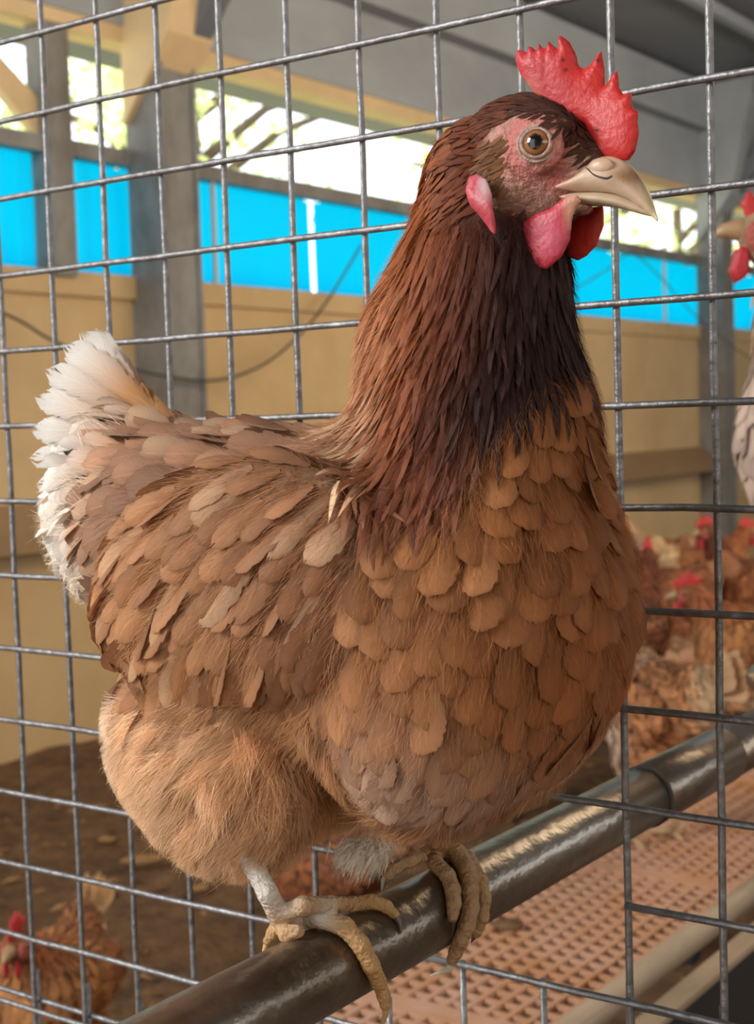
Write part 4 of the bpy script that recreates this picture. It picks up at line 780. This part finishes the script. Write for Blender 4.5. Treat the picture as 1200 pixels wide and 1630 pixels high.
    for k in range(9):
        a = math.radians(38 + 11 * (k % 5) * (1 if k < 5 else .9)); yo = (k - 4) * .35; B = np.array((-12.5, yo * .6, 27)); d = np.array((-math.sin(a), yo * .06, math.cos(a) * .9)); m_ = 8; tt = np.linspace(0, 1, m_ + 1); prof = np.maximum((.35 + .65 * np.clip(tt / .6, 0, 1)) * np.sqrt(np.clip(1 - np.clip((tt - .8) / .2, 0, 1)**2, 0, 1)), .06)
        sdv = np.cross(d, (0, 1, 0)); sdv /= np.linalg.norm(sdv); u = np.linspace(-1, 1, 3); V = np.zeros((1, m_ + 1, 3, 3))
        for j in range(3): V[0, :, j] = B + d * (10.5 * tt)[:, None] + sdv * (1.3 * prof * u[j])[:, None] + np.array((0, .15 * u[j]**2 + .1 * u[j], 0))
        UV = np.zeros((m_ + 1, 3, 2)); UV[..., 0] = .5 + .5 * u; UV[..., 1] = tt[:, None]; feather_obj('tail_feather', V + T, UV, C3(*tailc)[None] * .8, 'quill_white', t, o, single=True, tipcol=C3(*tailc)[None] * 1.2)
    return t
def caps_tube(P, r): return tube(smooth_path(P, 4), np.interp(np.linspace(0, 1, (len(P) - 1) * 4 + 1), np.linspace(0, 1, len(P)), r), 10)
def dup(root):
    r = root.copy(); SC.collection.objects.link(r)
    for ch in list(root.children):
        c_ = ch.copy(); SC.collection.objects.link(c_); c_.parent = r
        for g in ch.children: d = g.copy(); SC.collection.objects.link(d); d.parent = c_
    return r
kinds = [flock_hen(21, (.22, .06, .025), (.36, .13, .05), (.30, .11, .045), (.42, .2, .1)),
         flock_hen(22, (.55, .34, .2), (.62, .46, .36), (.46, .2, .08), (.50, .32, .18)),
         flock_hen(23, (.40, .13, .045), (.50, .22, .08), (.34, .13, .05), (.72, .5, .28), dip=5)]
used = set()
CAM_R = math.degrees(math.atan2(.57728, .81596))     # compass angle that points to the photograph's right
def put_hen(k, pos, deg, label, s=1.0):
    o = kinds[k] if k not in used else dup(kinds[k]); used.add(k)
    o.location = W(pos); o.rotation_euler = (0, 0, math.radians(CAM_R + deg)); o.scale = (s, s, s); tag(o, label, 'hen', 'hens of the flock behind the wire mesh'); return o
def on_floor(u, depth, Z):                            # the point of the level Z at that column and distance
    lo, hi = 300., 4000.
    for _ in range(60):
        v = (lo + hi) / 2; q = at_z(u, v, Z); dpt = (CM @ q + CT)[2]
        if dpt <= 0 or dpt > depth: lo = v
        else: hi = v
    return q
LV = ZF + .8; PL = PZ + .05
put_hen(1, on_floor(1046, 241, PL), 118, 'white and orange hen on the slatted floor, its feet seen under the perch pipe')
put_hen(0, on_floor(1003, 318, PL), 60, 'brown hen half hidden behind the breast of the large hen, on the slatted floor')
put_hen(2, on_floor(1205, 300, PL), 175, 'brown hen with bright red comb facing left by the upright wire')
put_hen(0, on_floor(1062, 378, PL), 200, 'dark hen between the breast and the red combed hen')
put_hen(2, on_floor(1130, 440, PL), 20, 'chestnut hen farther off with its red comb above the others')
put_hen(0, on_floor(1195, 396, PL), -160, 'dark brown hen with raised tail under the base of the farther grey column')
put_hen(1, on_floor(1045, 470, PL), 150, 'pale hen farthest off at the foot of the cream wall')
put_hen(1, on_floor(1376, 258, PL), 178, 'white breasted hen cut by the edge beside the perch pipe')
eh = put_hen(1, on_floor(1306, 146, -50.3), 176, 'hen with spiky red comb and pale breast, its head right of the grey column', 1.15); eh.rotation_euler[1] = -math.radians(14)
put_hen(2, on_floor(100, 228, LV), -100, 'brown hen with red comb on the litter in the lower corner below the tail')
put_hen(0, on_floor(530, 285, LV), 165, 'dark necked hen on the litter behind the yellow foot of the large hen')
pq = on_floor(1306, 146, -50.3)
side = empty('side_perch', (pq[0], pq[1], -52.0)); tag(side, 'round perch bar on a post carrying the hen cut off by the edge', 'perch'); so = (pq[0], pq[1], -52.0)
mesh('bar', *tube([(pq[0] - 14, pq[1] + 20, -52.0), (pq[0] + 14, pq[1] - 20, -52.0)], 1.6, 16), 'perch_metal', side, so); mesh('bar', *tube([(pq[0] + 8, pq[1] + 22, -52.0), (pq[0] + 8, pq[1] - 20, -52.0)], 1.6, 16), 'perch_metal', side, so); mesh('post', *tube([(pq[0] + 12, pq[1] - 17, -52.5), (pq[0] + 12, pq[1] - 17, ZF - 3)], 1.8, 12), 'perch_metal', side, so)
# dry leaves, droppings and chips on the litter and the slats
mat('dry_leaf', (.42, .24, .09), .8, noise=(60., .6, (1, 1, 1)))
def leaf(p, s, rot, label):
    n = 9; V = []; F = []; ca, sa = math.cos(rot), math.sin(rot)
    for i in range(n + 1):
        t = i / n; w_ = s * .34 * math.sin(math.pi * t**.85) + .05
        for q, e in ((-1, 1), (0, 0), (1, 1)):
            x, y = (t - .5) * s, q * w_; V.append((p[0] + x * ca - y * sa, p[1] + x * sa + y * ca, p[2] + .5 + e * .9 * w_ / s + 1.4 * (t - .5)**2))
    for i in range(n): F += [(i*3, i*3+1, i*3+4, i*3+3), (i*3+1, i*3+2, i*3+5, i*3+4)]
    o = mesh('dry_leaf', V, F, 'dry_leaf', org=p); tag(o, label, 'leaf', 'fallen leaves on the litter'); return o
leaf(at_z(1172, 1597, ZF + 1.2), 9, .6, 'yellow brown dry leaf in the dark gap beyond the steel beam')
leaf(at_z(228, 1372, ZF + 1.2), 12, .9, 'tan dry leaf on the litter between the wires below the tail')
leaf(at_z(318, 1418, ZF + 1.2), 6, 2.0, 'small tan leaf on the litter left of the yellow foot')
leaf(at_z(170, 1340, ZF + 1.2), 7, 2.6, 'faint brown leaf on the litter above the tan leaf')
n = 2600; c0 = np.stack([RS.uniform(-280, 40, n), RS.uniform(-40, 700, n), np.full(n, ZF + 1.0)], 1); hp = [q_.location for q_ in SC.objects if q_.type == 'EMPTY' and q_.name.startswith('hen.')]; c0 = c0[[all(math.hypot(c_[0] / 100 - l_.x, c_[1] / 100 - l_.y) > .24 for l_ in hp) for c_ in c0]]; n = len(c0); a = RS.uniform(0, 6.28, n); s = RS.uniform(.8, 3.0, n); dx = np.stack([np.cos(a), np.sin(a), RS.uniform(-.3, .3, n)], 1) * s[:, None]; dy = np.stack([-np.sin(a), np.cos(a), RS.uniform(-.3, .3, n)], 1) * (s * .35)[:, None]; top = np.array([0, 0, .8])
V = np.stack([c0 - dx, c0 - dy, c0 + dx, c0 + dy, c0 + top], 1).reshape(-1, 3); Fq = [(5*i + a_, 5*i + b_, 5*i + 4) for i in range(n) for a_, b_ in ((0, 1), (1, 2), (2, 3), (3, 0))]
lt = mesh('litter_chips', V, Fq, 'down', col=np.repeat(C3(.30, .17, .08)[None] * RS.uniform(.25, 1.5, (n, 1)), 5, 0), smooth=False); tag(lt, 'brown wood chips and crumbs strewn over the litter floor', 'litter', kind='stuff')
V, F = sphere(np.array(at_z(808, 1472, PZ + .3)), 1.5, 10, (1.5, 1.2, .45)); V = V + RS.normal(0, .08, V.shape); tag(mesh('dropping', V, F, 'litter', org=at_z(808, 1472, PZ)), 'dark dropping on the slatted floor beside the gripping toes', 'dropping')
